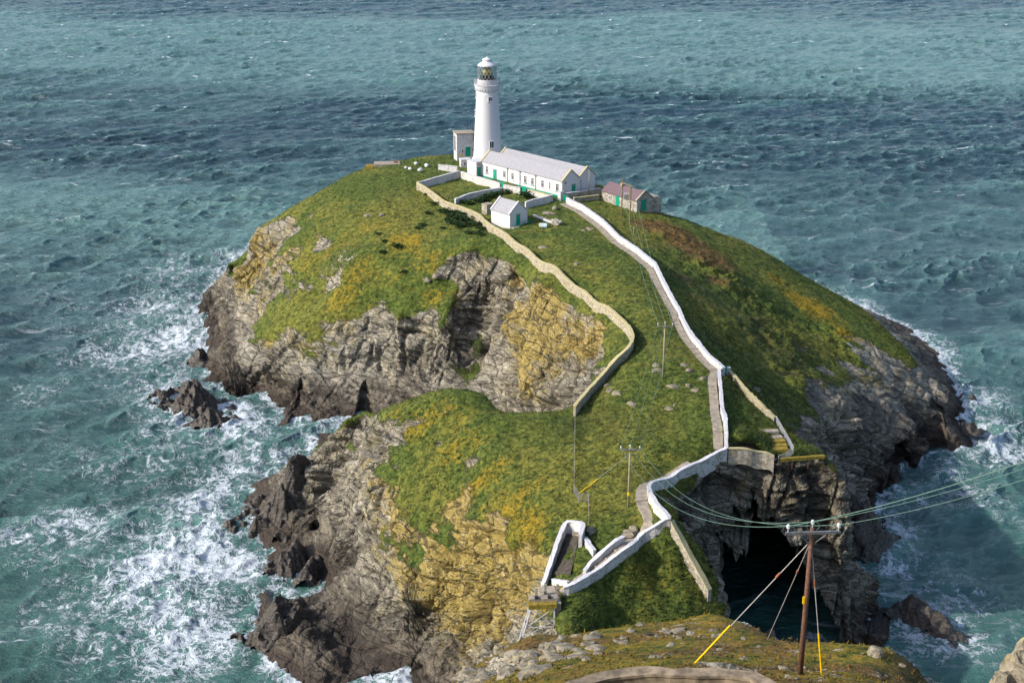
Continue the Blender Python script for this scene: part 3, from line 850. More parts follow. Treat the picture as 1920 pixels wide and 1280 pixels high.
def sea_material():
    t = NT("sea_water")
    g = t.n("NewGeometry"); pos = g.outputs["Position"]
    foam = t.attr("foam"); cap = t.attr("cap"); cloud_light = t.attr("cloud_light")
    z = t.n("SeparateXYZ", i_0=pos).outputs[2]
    xy = t.n("Mapping", i_Vector=pos, i_Scale=(1, 1, 0)).outputs[0]
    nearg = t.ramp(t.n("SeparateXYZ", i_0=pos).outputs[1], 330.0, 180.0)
    deep = t.mix(cloud_light, t.mix(nearg, (.013, .042, .062), (.009, .050, .047)), t.mix(nearg, (.095, .190, .186), (.055, .165, .145)))  # painted cloud shadow: dark water in the shaded bands, pale in the sunlit
    chop = t.attr("chop")
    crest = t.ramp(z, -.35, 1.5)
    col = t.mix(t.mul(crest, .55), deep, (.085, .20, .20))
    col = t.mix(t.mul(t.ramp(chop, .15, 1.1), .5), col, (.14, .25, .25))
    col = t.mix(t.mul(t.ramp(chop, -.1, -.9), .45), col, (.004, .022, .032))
    col = t.mix(t.mul(t.clamp(foam), .6), col, (.11, .255, .24))
    wv = t.n("VectorMath", operation='ADD', i_0=xy, i_1=t.n("VectorMath", operation='SCALE', i_0=t.n("TexNoise", i_Vector=xy, i_Scale=.28, i_Detail=4.0).outputs[1], i_Scale=4.2).outputs[0]).outputs[0]
    wv2 = t.n("Mapping", i_Vector=wv, i_Scale=(1.0, .8, 0)).outputs[0]

    def lace(scale, w0, w1):
        d = t.n("TexVoronoi", feature='DISTANCE_TO_EDGE', i_Vector=wv2, i_Scale=scale).outputs[0]
        return t.ramp(d, t.add(w0, t.mul(foam, w1)), 0.0)
    n1 = t.noise(xy, .06, 6, .65); n2 = t.noise(xy, 1.6, 5, .7); n3 = t.noise(xy, .42, 7, .7)

    def fil(scale, det, rgh):
        q = t.noise(wv2, scale, det, rgh)
        return t.sub(1.0, t.n("Math", operation='ABSOLUTE', i_0=t.mul(t.sub(q, .5), 7.0)).outputs[0])
    r1 = fil(.28, 3, .55); r2 = fil(.8, 3, .55); r3 = fil(2.2, 2, .5)
    pat = t.add(t.mul(t.mx(r1, 0.0), .42), t.add(t.mul(t.mx(r2, 0.0), .40), t.add(t.mul(t.mx(r3, 0.0), .30), t.mul(t.sub(n3, .5), .9))))
    den = t.mul(t.clamp(foam), t.n("MapRange", i_0=n1, i_1=.36, i_2=.58, i_3=.28, i_4=.80).outputs[0])
    f = t.ramp(t.sub(pat, t.sub(1.0, den)), -.12, .36)
    f = t.mul(f, t.ramp(den, .04, .22))
    patch = t.mul(t.ramp(t.add(t.mul(foam, .75), t.mul(n3, .8)), 1.32, 1.52), .92)
    streak = t.mul(t.ramp(cap, .1, .7), t.ramp(t.add(n2, t.mul(cap, .3)), .45, .72))
    lx = t.noise(t.n("Mapping", i_Vector=xy, i_Scale=(.10, .42, 0), i_Rotation=(0, 0, -.25)).outputs[0], 1.0, 7, .72, .6)
    wisp = t.mul(t.ramp(lx, .56, .70), t.ramp(n1, .40, .60))
    f = t.clamp(t.mx(t.mx(f, patch), t.mx(streak, t.mul(wisp, .7))))
    col = t.mix(t.mul(f, .92), col, (.60, .66, .74))
    rough = t.n("MapRange", i_0=f, i_1=0.0, i_2=1.0, i_3=.2, i_4=.85).outputs[0]
    rip = t.noise(t.n("Mapping", i_Vector=pos, i_Scale=(.5, 1.0, .4), i_Rotation=(0, 0, .35)).outputs[0], .9, 7, .68)
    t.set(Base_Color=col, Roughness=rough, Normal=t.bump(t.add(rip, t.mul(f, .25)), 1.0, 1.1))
    t.b.inputs["IOR"].default_value = 1.33
    return t.m


sea = build_sea()
sea.data.materials.append(sea_material())
tag(sea, kind='structure')

# ------------------------------------------------------------------ materials of built things
def m_plain(name, col, rough=.7, var=.15, scale=3.0, metal=0.0, bump=.15, spec=.3):
    t = NT(name)
    p = t.pos()
    n = t.noise(p, scale, 5, .6)
    c2 = tuple(max(0, c * (1 - var * 2)) for c in col)
    t.set(Base_Color=t.mix(t.ramp(n, .3, .65), c2, col), Roughness=rough, Metallic=metal, Normal=t.bump(n, bump, .05))
    t.b.inputs["Specular IOR Level"].default_value = spec
    return t.m


def m_white(name, col=(.80, .80, .80), stain=.35, lichen=0.0, stone=0.0, green=0.0):
    """limewashed wall: patches where the stone or lichen shows through, streaks running down"""
    t = NT(name)
    p = t.pos()
    n = t.noise(p, .9, 5, .65)
    st = t.noise(t.pos((2.2, 2.2, .35)), 1.0, 4, .6)
    f = t.noise(p, 3.2, 4, .6)
    c = t.mix(t.mul(t.ramp(st, .52, .8), stain), col, (.46, .44, .38))
    if stone:
        vo = t.n("TexVoronoi", i_Vector=t.pos((1, 1, 1.5)), i_Scale=2.2)
        sc = t.mix(t.n("SeparateXYZ", i_0=vo.outputs[1]).outputs[0], (.16, .145, .125), (.42, .39, .34))
        c = t.mix(t.mul(t.ramp(t.add(t.mul(f, .6), t.mul(n, .5)), .60 - .25 * stone, .72 - .2 * stone), min(1, .5 + stone * .5)), c, sc)
        e = t.n("TexVoronoi", feature='DISTANCE_TO_EDGE', i_Vector=t.pos((1, 1, 1.5)), i_Scale=2.2).outputs[0]
        h = t.add(t.ramp(e, 0, .12), t.mul(f, .6))
    else:
        h = t.add(t.mul(n, .6), t.mul(f, .5))
    if lichen:
        c = t.mix(t.mul(t.ramp(t.add(t.mul(n, .7), t.mul(f, .4)), .68 - .25 * lichen, .82 - .2 * lichen), min(1, lichen + .2)), c, t.mix(f, (.30, .21, .02), (.42, .33, .06)))
    if green:
        c = t.mix(t.mul(t.ramp(n, .5, .7), green), c, (.12, .14, .06))
    t.set(Base_Color=c, Roughness=.85, Normal=t.bump(h, .5, .12))
    t.b.inputs["Specular IOR Level"].default_value = .2
    return t.m


M = {}
M['white'] = m_white("white_paint", (.52, .52, .535), .35)
M['tower'] = m_white("tower_paint", (.53, .53, .565), .25)
M['wallwhite'] = m_white("limewash", (.50, .50, .53), .6, 0, .3)
M['rough'] = m_white("limewashed_stone", (.56, .55, .54), .5, .05, .42)
M['lich'] = m_white("lichen_stone", (.36, .31, .17), .5, .5, .8)
M['tan'] = m_white("tan_stone", (.38, .31, .21), .4, .35, .8)
M['rubble'] = m_white("rubble_stone", (.38, .35, .32), .3, .08, .95)
M['cap'] = m_white("white_coping", (.50, .50, .55), .5, 0, .08)
M['capl'] = m_white("lichen_coping", (.42, .37, .21), .4, .5)
M['roof'] = m_plain("painted_slate", (.285, .285, .32), .6, .10, 2.0)
M['purple'] = m_plain("purple_slate", (.15, .10, .12), .75, .2, 4.0)
M['green'] = m_plain("green_paint", (.0, .26, .16), .5, .1, 2.0)
M['glass'] = m_plain("dark_glass", (.03, .035, .045), .15, .2, 2.0, spec=.5)
M['grey'] = m_plain("grey_pipe", (.25, .24, .23), .6)
M['conc'] = m_plain("concrete", (.34, .29, .24), .9, .22, 1.5, bump=.3)
M['pathc'] = m_plain("path_concrete", (.30, .26, .215), .9, .2, 1.2, bump=.3)
M['moss'] = m_plain("mossy_concrete", (.27, .20, .03), .9, .3, 2.5, bump=.4)
M['mortar'] = m_plain("tan_mortar", (.27, .215, .155), .95, .3, 1.6, bump=.5)
M['wood'] = m_plain("pole_wood", (.15, .075, .05), .85, .25, 6.0, bump=.4)
M['oldwood'] = m_plain("grey_pole_wood", (.30, .255, .17), .9, .2, 5.0)
M['mossw'] = m_plain("mossy_pole_wood", (.20, .16, .06), .9, .3, 4.0)
M['steel'] = m_plain("galvanised_steel", (.30, .30, .32), .45, .12, 5.0, .6)
M['steelw'] = m_plain("white_steel", (.42, .42, .45), .5, .1, 4.0)
M['wire'] = m_plain("green_wire", (.13, .23, .20), .5)
M['guy'] = m_plain("steel_wire", (.42, .40, .40), .5)
M['yellow'] = m_plain("yellow_sleeve", (.75, .48, .0), .45, .08)
M['red'] = m_plain("brown_insulator", (.32, .11, .06), .3)
M['porc'] = m_plain("porcelain", (.62, .64, .66), .25)
M['brass'] = m_plain("brass_lens", (.55, .42, .16), .25, .25, 3.0, .6, spec=.6)
M['black'] = m_plain("black_plastic", (.02, .02, .022), .5)
M['blue'] = m_plain("pale_blue_tub", (.45, .58, .66), .5)
M['rust'] = m_plain("rusty_iron", (.22, .10, .05), .8)
M['signy'] = m_plain("yellow_sign", (.7, .42, .02), .5)
M['signr'] = m_plain("red_sign", (.5, .04, .02), .5)
M['darkfloor'] = m_plain("dark_floor", (.07, .06, .05), .95, .3, 1.5, bump=.4)


# ------------------------------------------------------------------ mesh builder
class MB:
    def __init__(s): s.v = []; s.f = []

    def hexa(s, o, a, b, c):
        o, a, b, c = (Vector(q) for q in (o, a, b, c))
        k = len(s.v)
        s.v += [o, o + a, o + a + b, o + b, o + c, o + a + c, o + a + b + c, o + b + c]
        fs = [(0, 3, 2, 1), (4, 5, 6, 7), (0, 1, 5, 4), (1, 2, 6, 5), (2, 3, 7, 6), (3, 0, 4, 7)]
        if a.cross(b).dot(c) < 0: fs = [f[::-1] for f in fs]
        s.f += [tuple(i + k for i in f) for f in fs]
        return s

    def prism(s, poly, vec):
        poly = [Vector(p) for p in poly]; vec = Vector(vec)
        n = len(poly); k = len(s.v)
        s.v += poly + [p + vec for p in poly]
        nrm = Vector((0, 0, 0))
        for i in range(n): nrm += poly[i].cross(poly[(i + 1) % n])
        fl = nrm.dot(vec) > 0
        fs = [tuple(range(n))[::-1], tuple(range(n, 2 * n))] + [(i, (i + 1) % n, n + (i + 1) % n, n + i) for i in range(n)]
        if not fl: fs = [f[::-1] for f in fs]
        s.f += [tuple(i + k for i in f) for f in fs]
        return s

    def cyl(s, p, q, r0, r1=None, n=10):
        r1 = r0 if r1 is None else r1
        p, q = Vector(p), Vector(q)
        d = (q - p).normalized()
        e = d.orthogonal().normalized(); g = d.cross(e)
        k = len(s.v)
        for c, r in ((p, r0), (q, r1)):
            for i in range(n):
                a = 2 * pi * i / n
                s.v.append(c + e * (r * cos(a)) + g * (r * sin(a)))
        s.f += [tuple(range(k + n - 1, k - 1, -1)), tuple(range(k + n, k + 2 * n))]
        s.f += [(k + i, k + (i + 1) % n, k + n + (i + 1) % n, k + n + i) for i in range(n)]
        return s

    def tube(s, pts, r, n=6):
        for a, b in zip(pts[:-1], pts[1:]): s.cyl(a, b, r, r, n)
        return s

    def lathe(s, c, prof, n=40):
        c = Vector(c); k = len(s.v); m = len(prof)
        for (r, z) in prof:
            for i in range(n):
                a = 2 * pi * i / n
                s.v.append(c + Vector((r * cos(a), r * sin(a), z)))
        for j in range(m - 1):
            for i in range(n):
                i2 = (i + 1) % n
                s.f.append((k + j * n + i, k + j * n + i2, k + (j + 1) * n + i2, k + (j + 1) * n + i))
        s.f.append(tuple(range(k + n - 1, k - 1, -1)))
        s.f.append(tuple(range(k + (m - 1) * n, k + m * n)))
        return s

    def build(s, name, mat, parent=None, smooth=False, label=None):
        off = Vector((0, 0, 0)); q = parent
        while q is not None: off += q.location; q = q.parent
        o = link_mesh(name, [v - off for v in s.v], s.f, mat, parent, smooth)
        if label: o['label'] = label
        return o


def thing(name, loc, label, cat, group=None):
    o = bpy.data.objects.new(name, None)
    o.empty_display_size = .5
    COL.objects.link(o)
    o.location = loc
    return tag(o, label, cat, group)


def V3(p, z): return Vector((p[0], p[1], z))


# ------------------------------------------------------------------ walls
def ribbon(line, lo, hi, t0, t1):
    """solid strip along a line: bottom lo[i], top hi[i], between offsets t0 and t1"""
    n = normals2(line); m = MB(); N = len(line)
    rj = np.random.RandomState(N)
    for i in range(N):
        j0, j1 = rj.normal(size=2) * .035
        a = line[i] + n[i] * (t0 + j0); b = line[i] + n[i] * (t1 + j1)
        m.v += [V3(a, lo[i]), V3(b, lo[i]), V3(b, hi[i]), V3(a, hi[i])]
    for i in range(N - 1):
        k = i * 4
        for (p, q) in ((0, 1), (1, 2), (2, 3), (3, 0)):
            m.f.append((k + p, k + q, k + 4 + q, k + 4 + p))
    m.f.append((0, 3, 2, 1)); k = (N - 1) * 4
    m.f.append((k, k + 1, k + 2, k + 3))
    # outward faces
    me = bpy.data.meshes.new("tmp"); me.from_pydata([tuple(v) for v in m.v], [], m.f)
    bm = bmesh.new(); bm.from_mesh(me); bmesh.ops.recalc_face_normals(bm, faces=bm.faces)
    bm.verts.index_update()
    m.f = [tuple(v.index for v in f.verts) for f in bm.faces]; bm.free(); bpy.data.meshes.remove(me)
    return m


def wall(label, uv, h, mat, capmat, name="stone_wall", cat="wall", thick=.42, sm=3, ln=1, drop=0, rag=.05, line=None, deep=1.2, capw=.06, seed=0, hf=height, hits=True):
    pts = line if line is not None else line_on(uv, h)
    L = resample(pts, .6)
    keep_a, keep_b = L[0].copy(), L[-1].copy()
    L = smooth_line(L, ln)
    g = hf(L[:, 0], L[:, 1])
    gs = g.copy()
    for _ in range(sm): gs[1:-1] = gs[1:-1] * .5 + (gs[:-2] + gs[2:]) * .25
    rr = np.random.RandomState(seed + len(L))
    jag = np.convolve(rr.normal(size=len(L) + 4), np.ones(5) / 5, 'valid') * rag * 2
    top = gs + h - drop + jag
    root = thing(name, (L[0][0], L[0][1], float(g[0])), label, cat)
    ribbon(L, g - deep, top, -thick / 2, thick / 2).build('masonry', mat, root)
    ribbon(L, top + .002, top + .14, -thick / 2 - capw, thick / 2 + capw).build('coping', capmat, root)
    return root


wall("long lichen-yellow stone wall curving down the grass above the slab cliff", [(782, 343), (835, 379), (865, 388), (897, 401), (925, 425), (957, 445), (997, 476), (1050, 510), (1097, 545), (1135, 572), (1160, 592), (1180, 612), (1188, 629), (1184, 645), (1166, 664), (1152, 672), (1110, 722), (1077, 761)], 1.6, M['lich'], M['capl'], sm=14, ln=14, rag=.03)
wall("short whitewashed wall closing the far end of the walled garden", [(784, 342), (800, 338), (830, 330), (862, 320)], 1.7, M['wallwhite'], M['cap'])
wall("peeling limewashed wall below the lighthouse, between white corner and first green gate", [(865, 319), (890, 327), (915, 334), (938, 341)], 2.1, M['rough'], M['cap'], drop=.45)
wall("peeling limewashed wall section between the two green yard gates", [(945, 343), (960, 346), (976, 349)], 2.0, M['rough'], M['cap'], drop=.45)
wall("peeling limewashed wall in front of the long house, behind the gabled hut", [(986, 352), (1005, 356), (1034, 364)], 1.7, M['rough'], M['capl'], drop=.45)
wall("low grey limewashed wall dividing the walled garden in two", [(943, 352), (910, 357), (880, 364), (853, 374)], 1.2, M['rough'], M['cap'])
wall("white wall running from the gabled hut to the yard entrance", [(985, 380), (1005, 374), (1036, 366)], 1.5, M['wallwhite'], M['cap'])
wall("long white wall following the path down from the house to the green gate", None, 1.3, M['wallwhite'], M['cap'], line=PATH_WALL, rag=.02)
wall("straight white wall beside the path below the small green gate", None, 1.1, M['wallwhite'], M['cap'], line=LOWER_WALL, rag=.02)
wall("curving white-capped wall along the rim above the sea cave", None, 1.2, M['rough'], M['cap'], line=TURN_WALL, rag=.02, seed=4)
wall("white-capped wall beside the stairs down to the landing", None, 1.2, M['rough'], M['cap'], line=STAIR_WALL, rag=.02)
wall("buff stone wall running down the grassy spur left of the cave", [(1260, 976), (1276, 1003), (1290, 1032), (1312, 1070), (1331, 1106)], 1.6, M['tan'], M['capl'], thick=.65)
wall("mossy stone wall slanting down right of the green gate to the metal railing", [(1367, 694), (1394, 725), (1422, 754), (1453, 781)], .9, M['lich'], M['capl'], rag=.12)
wall("lichen-covered stone wall between the white wall corner and the cave cliff top", [(1366, 840), (1402, 842), (1430, 847), (1452, 856)], 1.2, M['tan'], M['capl'])
wall("white-topped grey wall from the gate pillar to the stone store", [(1060, 363), (1090, 359), (1126, 354)], 1.5, M['tan'], M['cap'])
wall("low tan wall in the grass in front of the wall to the stone store", [(1076, 371), (1098, 369), (1123, 366)], 1.0, M['tan'], M['capl'])
wall("short white wall left of the lighthouse below the flat-roofed building", [(822, 309), (840, 311), (858, 313)], 1.3, M['wallwhite'], M['cap'])
wall("tall white wall round three sides of the old landing enclosure", [(1017, 1096), (1027, 1068), (1038, 1038), (1050, 1003), (1062, 978), (1080, 978), (1095, 980), (1092, 992), (1088, 1004)], 1.7, M['wallwhite'], M['cap'], deep=2.2)
wall("small sloping white wall fragment at the right of the landing enclosure", [(1097, 1007), (1106, 1020), (1114, 1033)], .8, M['wallwhite'], M['cap'])
wall("stepped white wall on the left of the landing stairs", [(1096, 1069), (1106, 1052), (1128, 1036), (1150, 1019), (1169, 1007)], .7, M['wallwhite'], M['cap'], rag=.15)
wall("low white kerb wall across the foot of the landing enclosure", [(1036, 1086), (1050, 1088), (1066, 1091)], .5, M['white'], M['cap'], thick=.35)

# dark floor of the landing enclosure
fl = MB()
zf = [hit(u, v) for (u, v) in ((1037, 1078), (1070, 1078), (1086, 1010), (1062, 1004))]
fl.prism([(p.x, p.y, height(p.x, p.y) - .6) for p in zf], (0, 0, .95))
tag(fl.build('landing_floor', M['darkfloor']), kind='structure')

# the path
for i, L in enumerate(PATH_LINES):
    g = height(L[:, 0], L[:, 1])
    g0_ = g.copy()
    for _ in range(3): g[1:-1] = g[1:-1] * .5 + (g[:-2] + g[2:]) * .25
    g = np.maximum(g, g0_)
    wdt = (.66, .72)[i]
    rr = np.random.RandomState(i)
    path = tag(ribbon(L, g - .6, g + .14, -wdt, wdt).build('path', M['pathc']), kind='structure')
    n = normals2(L)
    st = [k for k in range(4, len(L) - 2, 2) if L[k][1] < 146] if i == 1 else [k for k in range(6, len(L) - 3) if (k * 7 + i) % 23 in (0, 1, 2)]
    for k in st:
        t = np.array([n[k][1], -n[k][0]])
        a = L[k] - n[k] * (wdt - .03)
        MB().hexa(V3(a, g[k] - .3), V3(n[k] * (2 * wdt - .06), 0), V3(t * .32, 0), (0, 0, .30 + .22)).build('step', M['conc'], path)

# ------------------------------------------------------------------ buildings
LA = Vector((.65, -.76, 0)).normalized()      # along the houses, towards the camera's right
WA = Vector((.76, .65, 0)).normalized()       # across them, away to the right
UP = Vector((0, 0, 1))


def opening(root, corner, along, out, s, z0, w, h, kind, frame=None, pane=None, sill=None, bars=True):
    """a door or window set on the wall plane: s = metres along, z0 = height of its foot above the corner"""
    o = corner + along * s + UP * z0 + out * .012
    if kind == 'door':
        d = MB().hexa(o, along * w, out * .06, UP * h).build('door', M['green'], root)
        MB().hexa(o + UP * (h + .002) - along * .1, along * (w + .2), out * .10, UP * .13).build('lintel', frame or M['white'], d)
        MB().hexa(o + along * (w * .82) + out * .062 + UP * (h * .45), along * .08, out * .05, UP * .14).build('handle', M['grey'], d)
        return d
    f = MB()
    t = .11
    f.hexa(o, along * t, out * .07, UP * h); f.hexa(o + along * (w - t), along * t, out * .07, UP * h)
    f.hexa(o + along * t, along * (w - 2 * t), out * .07, UP * t); f.hexa(o + along * t + UP * (h - t), along * (w - 2 * t), out * .07, UP * t)
    if bars and w > .7:
        f.hexa(o + along * (w / 2 - .04) + UP * t, along * .08, out * .055, UP * (h - 2 * t))
    if bars:
        f.hexa(o + along * t + UP * (h * .62), along * (w - 2 * t), out * .05, UP * .08)
    fr = f.build('window', frame or M['white'], root)
    MB().hexa(o + along * t + UP * t, along * (w - 2 * t), out * .025, UP * (h - 2 * t)).build('pane', M['glass'], fr)
    if sill:
        MB().hexa(o - along * .08 - UP * .16, along * (w + .16), out * .16, UP * .155).build('sill', sill, fr)
    return fr


def gable_roof(root, c, length, width, eave, rise, over=.2, mat=None, cap=None, name='roof', capw=.42, ends=(1, 1)):
    """c: near-left corner at the ground; the roof runs back along -LA, across WA"""
    m = MB()
    e0 = c + UP * eave
    for (p, q) in (((0, 0), (width / 2, rise)), ((width / 2, rise), (width, 0))):
        a = e0 + WA * p[0] + UP * p[1]; b = e0 + WA * q[0] + UP * q[1]
        s = (b - a).normalized()
        a2 = a - s * over if p[1] == 0 else a
        b2 = b + s * over if q[1] == 0 else b
        nrm = s.cross(LA).normalized()
        if nrm.z < 0: nrm = -nrm
        m.prism([a2 + nrm * .01, b2 + nrm * .01, b2 + nrm * .16, a2 + nrm * .16], -LA * length)
    r = m.build(name, mat or M['roof'], root)
    for k, e in enumerate(ends):
        if not e: continue
        cm = MB()
        off = LA * (.10 if k == 0 else -(length - capw + .10))
        for (p, q) in (((-.25, -.25 * rise / (width / 2)), (width / 2, rise)), ((width / 2, rise), (width + .25, -.25 * rise / (width / 2)))):
            a = e0 + WA * p[0] + UP * (p[1] + .18) + off; b = e0 + WA * q[0] + UP * (q[1] + .18) + off
            cm.prism([a, b, b + UP * .22, a + UP * .22], -LA * capw)
        cm.build('gable_coping', cap or M['capl'], r)
    return r


# ---- the long double-roofed keepers' house
HC = Vector((11.7, 300.3, 33.0))
HL, HW, HE, HR = 29.5, 10.2, 4.0, 2.1
house = thing("keepers_house", HC, "long white house with two parallel grey roofs and green doors below the lighthouse", "house")
wm_ = MB()
HB = HC - UP * 1.5
e = HE + 1.5
wm_.prism([HB, HB + WA * HW, HB + WA * HW + UP * e, HB + WA * HW * .75 + UP * (e + HR), HB + WA * HW * .5 + UP * (e + .05), HB + WA * HW * .25 + UP * (e + HR), HB + UP * e], -LA * HL)
wm_.build('wall', M['white'], house)
gable_roof(house, HC, HL, HW / 2, HE, HR)
gable_roof(house, HC + WA * HW / 2, HL, HW / 2, HE, HR)
OUTL = -WA                                     # outward from the long front
far = HC - LA * HL                             # far-left corner; the front runs along +LA from here
for (px, w, h, sl) in ((313, .95, 1.75, 'green'), (553, .95, 1.7, None), (660, .95, 1.7, None), (757, .55, 1.7, None), (820, 1.0, 1.75, 'green'), (908, .95, 1.7, 'green'), (1027, 1.0, 1.75, None), (1107, .5, 1.7, None), (1195, 1.1, 1.8, 'green')):
    q = (px - 235) / 1020.0
    q = q / (q + (1 - q) * 1.08 ** 1) if True else q
    opening(house, far, LA, OUTL, q * HL - w / 2, 1.35, w, h, 'window', sill=M[sl] if sl else M['white'])
opening(house, far, LA, OUTL, (415 - 235) / 1020 * HL - .7, .02, 1.25, 2.75, 'door')
MB().hexa(far + OUTL * .003 + LA * 0.0 - UP * 1.2, LA * ((415 - 235) / 1020 * HL - .72), OUTL * .06, UP * 1.65).build('plinth', M['green'], house)
MB().hexa(far + OUTL * .003 + LA * ((415 - 235) / 1020 * HL + .57) - UP * 1.2, LA * (HL - (415 - 235) / 1020 * HL - .57), OUTL * .06, UP * 1.65).build('plinth', M['green'], house)
for px in (580, 738, 932, 1252):
    p = far + LA * ((px - 235) / 1020 * HL - .05) + OUTL * .14
    MB().cyl(p + UP * .0, p + UP * (HE - .1), .07).hexa(p - LA * .16 - OUTL * .05 + UP * (HE - .35), LA * .32, OUTL * .22, UP * .3).build('drainpipe', M['grey'], house)
MB().hexa(far + OUTL * .02 + UP * (HE - .13), LA * HL, OUTL * .16, UP * .11).build('gutter', M['grey'], house)
opening(house, HC, WA, LA, HW * .27, .02, 1.15, 2.7, 'door', frame=M['grey'])
MB().cyl(HC + WA * .8 + LA * .01 + UP * 3.5, HC + WA * .8 + LA * .12 + UP * 3.5, .28, .28, 14).build('vent', M['grey'], house)
p = HC + WA * (HW * .55) + LA * .1
MB().cyl(p, p + UP * 3.6, .06).build('drainpipe', M['grey'], house)
p = HC + LA * .5 + WA * (-.2)
# porch at the tower end
PC = far + OUTL * 1.6
porch = MB().hexa(PC - LA * 3.6 - UP * 1.5, LA * 3.55, WA * 3.6, UP * (1.5 + 3.7)).build('porch', M['white'], house)
opening(porch, PC - LA * .05, WA, LA, .35, .02, .95, 2.6, 'door')
MB().hexa(PC - LA * 3.75 - WA * .12 + UP * 3.705, LA * 3.8, WA * 3.9, UP * .16).build('roof_slab', M['cap'], porch)
MB().hexa(PC - LA * .03 + WA * .5 + UP * 3.0, LA * .04, WA * .5, UP * .3).build('sign', M['signr'], porch)

# ---- lighthouse
TX, TY = -6.1, 331.0
LH = Vector((TX, TY, 33.0))
lighthouse = thing("lighthouse", LH, "tall tapering white lighthouse with glazed lantern at the top of the island", "lighthouse")
prof = [(4.1, -1.5), (4.05, .5), (3.85, 2.0), (3.62, 3.0), (3.50, 4.5), (3.38, 7), (3.22, 10), (3.05, 13), (2.88, 16), (2.72, 19), (2.66, 19.9)]
MB().lathe(LH, prof, 48).build('tower', M['tower'], lighthouse, True)
MB().lathe(LH + UP * 2.7, [(3.66, 0), (3.98, .02), (3.98, .28), (3.62, .32)], 48).build('string_course', M['tower'], lighthouse)
MB().lathe(LH + UP * 19.75, [(2.60, 0), (2.8, .15), (2.85, .5), (3.05, .9), (3.12, 1.2), (3.12, 1.45), (2.5, 1.47)], 48).build('cornice', M['tower'], lighthouse)
for i in range(28):
    a = 2 * pi * i / 28
    o = LH + UP * 20.05 + Vector((cos(a), sin(a), 0)) * 2.78
    d = Vector((cos(a), sin(a), 0)); tt = Vector((-sin(a), cos(a), 0))
    MB().hexa(o - tt * .14, tt * .28, d * .30, UP * .5).build('corbel', M['tower'], lighthouse)
gal = MB().lathe(LH + UP * 21.2, [(2.2, 0), (3.28, .02), (3.28, .2), (2.2, .22)], 48).build('gallery', M['cap'], lighthouse)
rl = MB()
for i in range(28):
    a = 2 * pi * i / 28; a2 = 2 * pi * (i + 1) / 28
    d = Vector((cos(a), sin(a), 0)) * 3.2; d2 = Vector((cos(a2), sin(a2), 0)) * 3.2
    rl.cyl(LH + d + UP * 21.4, LH + d + UP * 22.6, .045, .045, 5)
    for z in (21.8, 22.2, 22.6): rl.cyl(LH + d + UP * z, LH + d2 + UP * z, .035, .035, 4)
rl.build('railing', M['steelw'], gal)
MB().lathe(LH + UP * 21.4, [(2.4, 0), (2.4, 1.10), (2.46, 1.12), (2.46, 1.25), (2.2, 1.27)], 48).build('lantern_base', M['tower'], lighthouse)
# lantern: glass cylinder behind crossed glazing bars, the lens inside
gt = NT("lantern_glass")
gt.set(Base_Color=(.85, .92, .93), Roughness=.02)
gt.b.inputs["Transmission Weight"].default_value = 1.0
gt.b.inputs["IOR"].default_value = 1.02
M['lglass'] = gt.m
lan = MB().lathe(LH + UP * 22.68, [(2.22, 0), (2.22, 3.2), (2.16, 3.2), (2.16, 0)], 32).build('lantern_glazing', M['lglass'], lighthouse, False)
gb = MB()
NB = 16
for i in range(NB):
    for sgn in (1, -1):
        pts = []
        for k in range(7):
            a = 2 * pi * (i + sgn * k * 2 / 6) / NB
            pts.append(LH + Vector((cos(a), sin(a), 0)) * 2.3 + UP * (22.68 + 3.2 * k / 6))
        gb.tube(pts, .05, 4)
gb.build('glazing_bars', M['steelw'], lan)
lens = MB().lathe(LH + UP * 22.9, [(.5, 0), (.9, .15), (1.25, .7), (1.35, 1.35), (1.25, 2.0), (.9, 2.5), (.4, 2.65)], 20).build('lens', M['brass'], lighthouse, True)
MB().lathe(LH + UP * 22.95, [(1.6, 0), (1.6, .6), (1.45, .62)], 20).build('lens_table', M['black'], lens)
rf = MB().lathe(LH + UP * 25.89, [(2.36, 0), (2.40, .12), (2.15, .4), (1.65, .75), (1.22, .98), (1.12, 1.05), (1.12, 1.4), (1.22, 1.45), (1.15, 1.58), (.75, 1.85), (.25, 2.0), (.12, 2.2)], 40).build('lantern_roof', M['tower'], lighthouse, True)
MB().cyl(LH + UP * 28.3, LH + UP * 29.9, .05, .03, 6).cyl(LH + UP * 29.2 - Vector((.5, 0, 0)), LH + UP * 29.2 + Vector((.5, 0, 0)), .03, .03, 5).build('weather_vane', M['grey'], rf)


def tower_window(ang, z, w, h):
    r = np.interp(z, [p[1] for p in prof], [p[0] for p in prof])
    d = Vector((cos(ang), sin(ang), 0)); tt = Vector((-sin(ang), cos(ang), 0))
    o = LH + d * (r - .12) + UP * z - tt * w / 2
    f = MB()
    f.hexa(o, tt * .1, d * .25, UP * h).hexa(o + tt * (w - .1), tt * .1, d * .25, UP * h).hexa(o + tt * .1 + UP * (h - .1), tt * (w - .2), d * .25, UP * .1).hexa(o + tt * .1, tt * (w - .2), d * .25, UP * .1)
    f.hexa(o + tt * (w / 2 - .05) + UP * .1, tt * .1, d * .2, UP * (h - .2))
    fr = f.build('window', M['tower'], lighthouse)
    MB().hexa(o + tt * .1 + UP * .1, tt * (w - .2), d * .17, UP * (h - .2)).build('pane', M['glass'], fr)
    MB().hexa(o - tt * .2 - UP * .2, tt * (w + .4), d * .32, UP * .18).build('sill', M['tower'], fr)


AW = math.atan2(-1, 0.27)
tower_window(AW + .05, 6.2, 1.15, 1.7)
tower_window(pi + .12, 13.6, .9, 1.6); tower_window(pi + .12, 18.2, .9, 1.3)
tower_window(AW, 17.6, 1.0, 1.1)

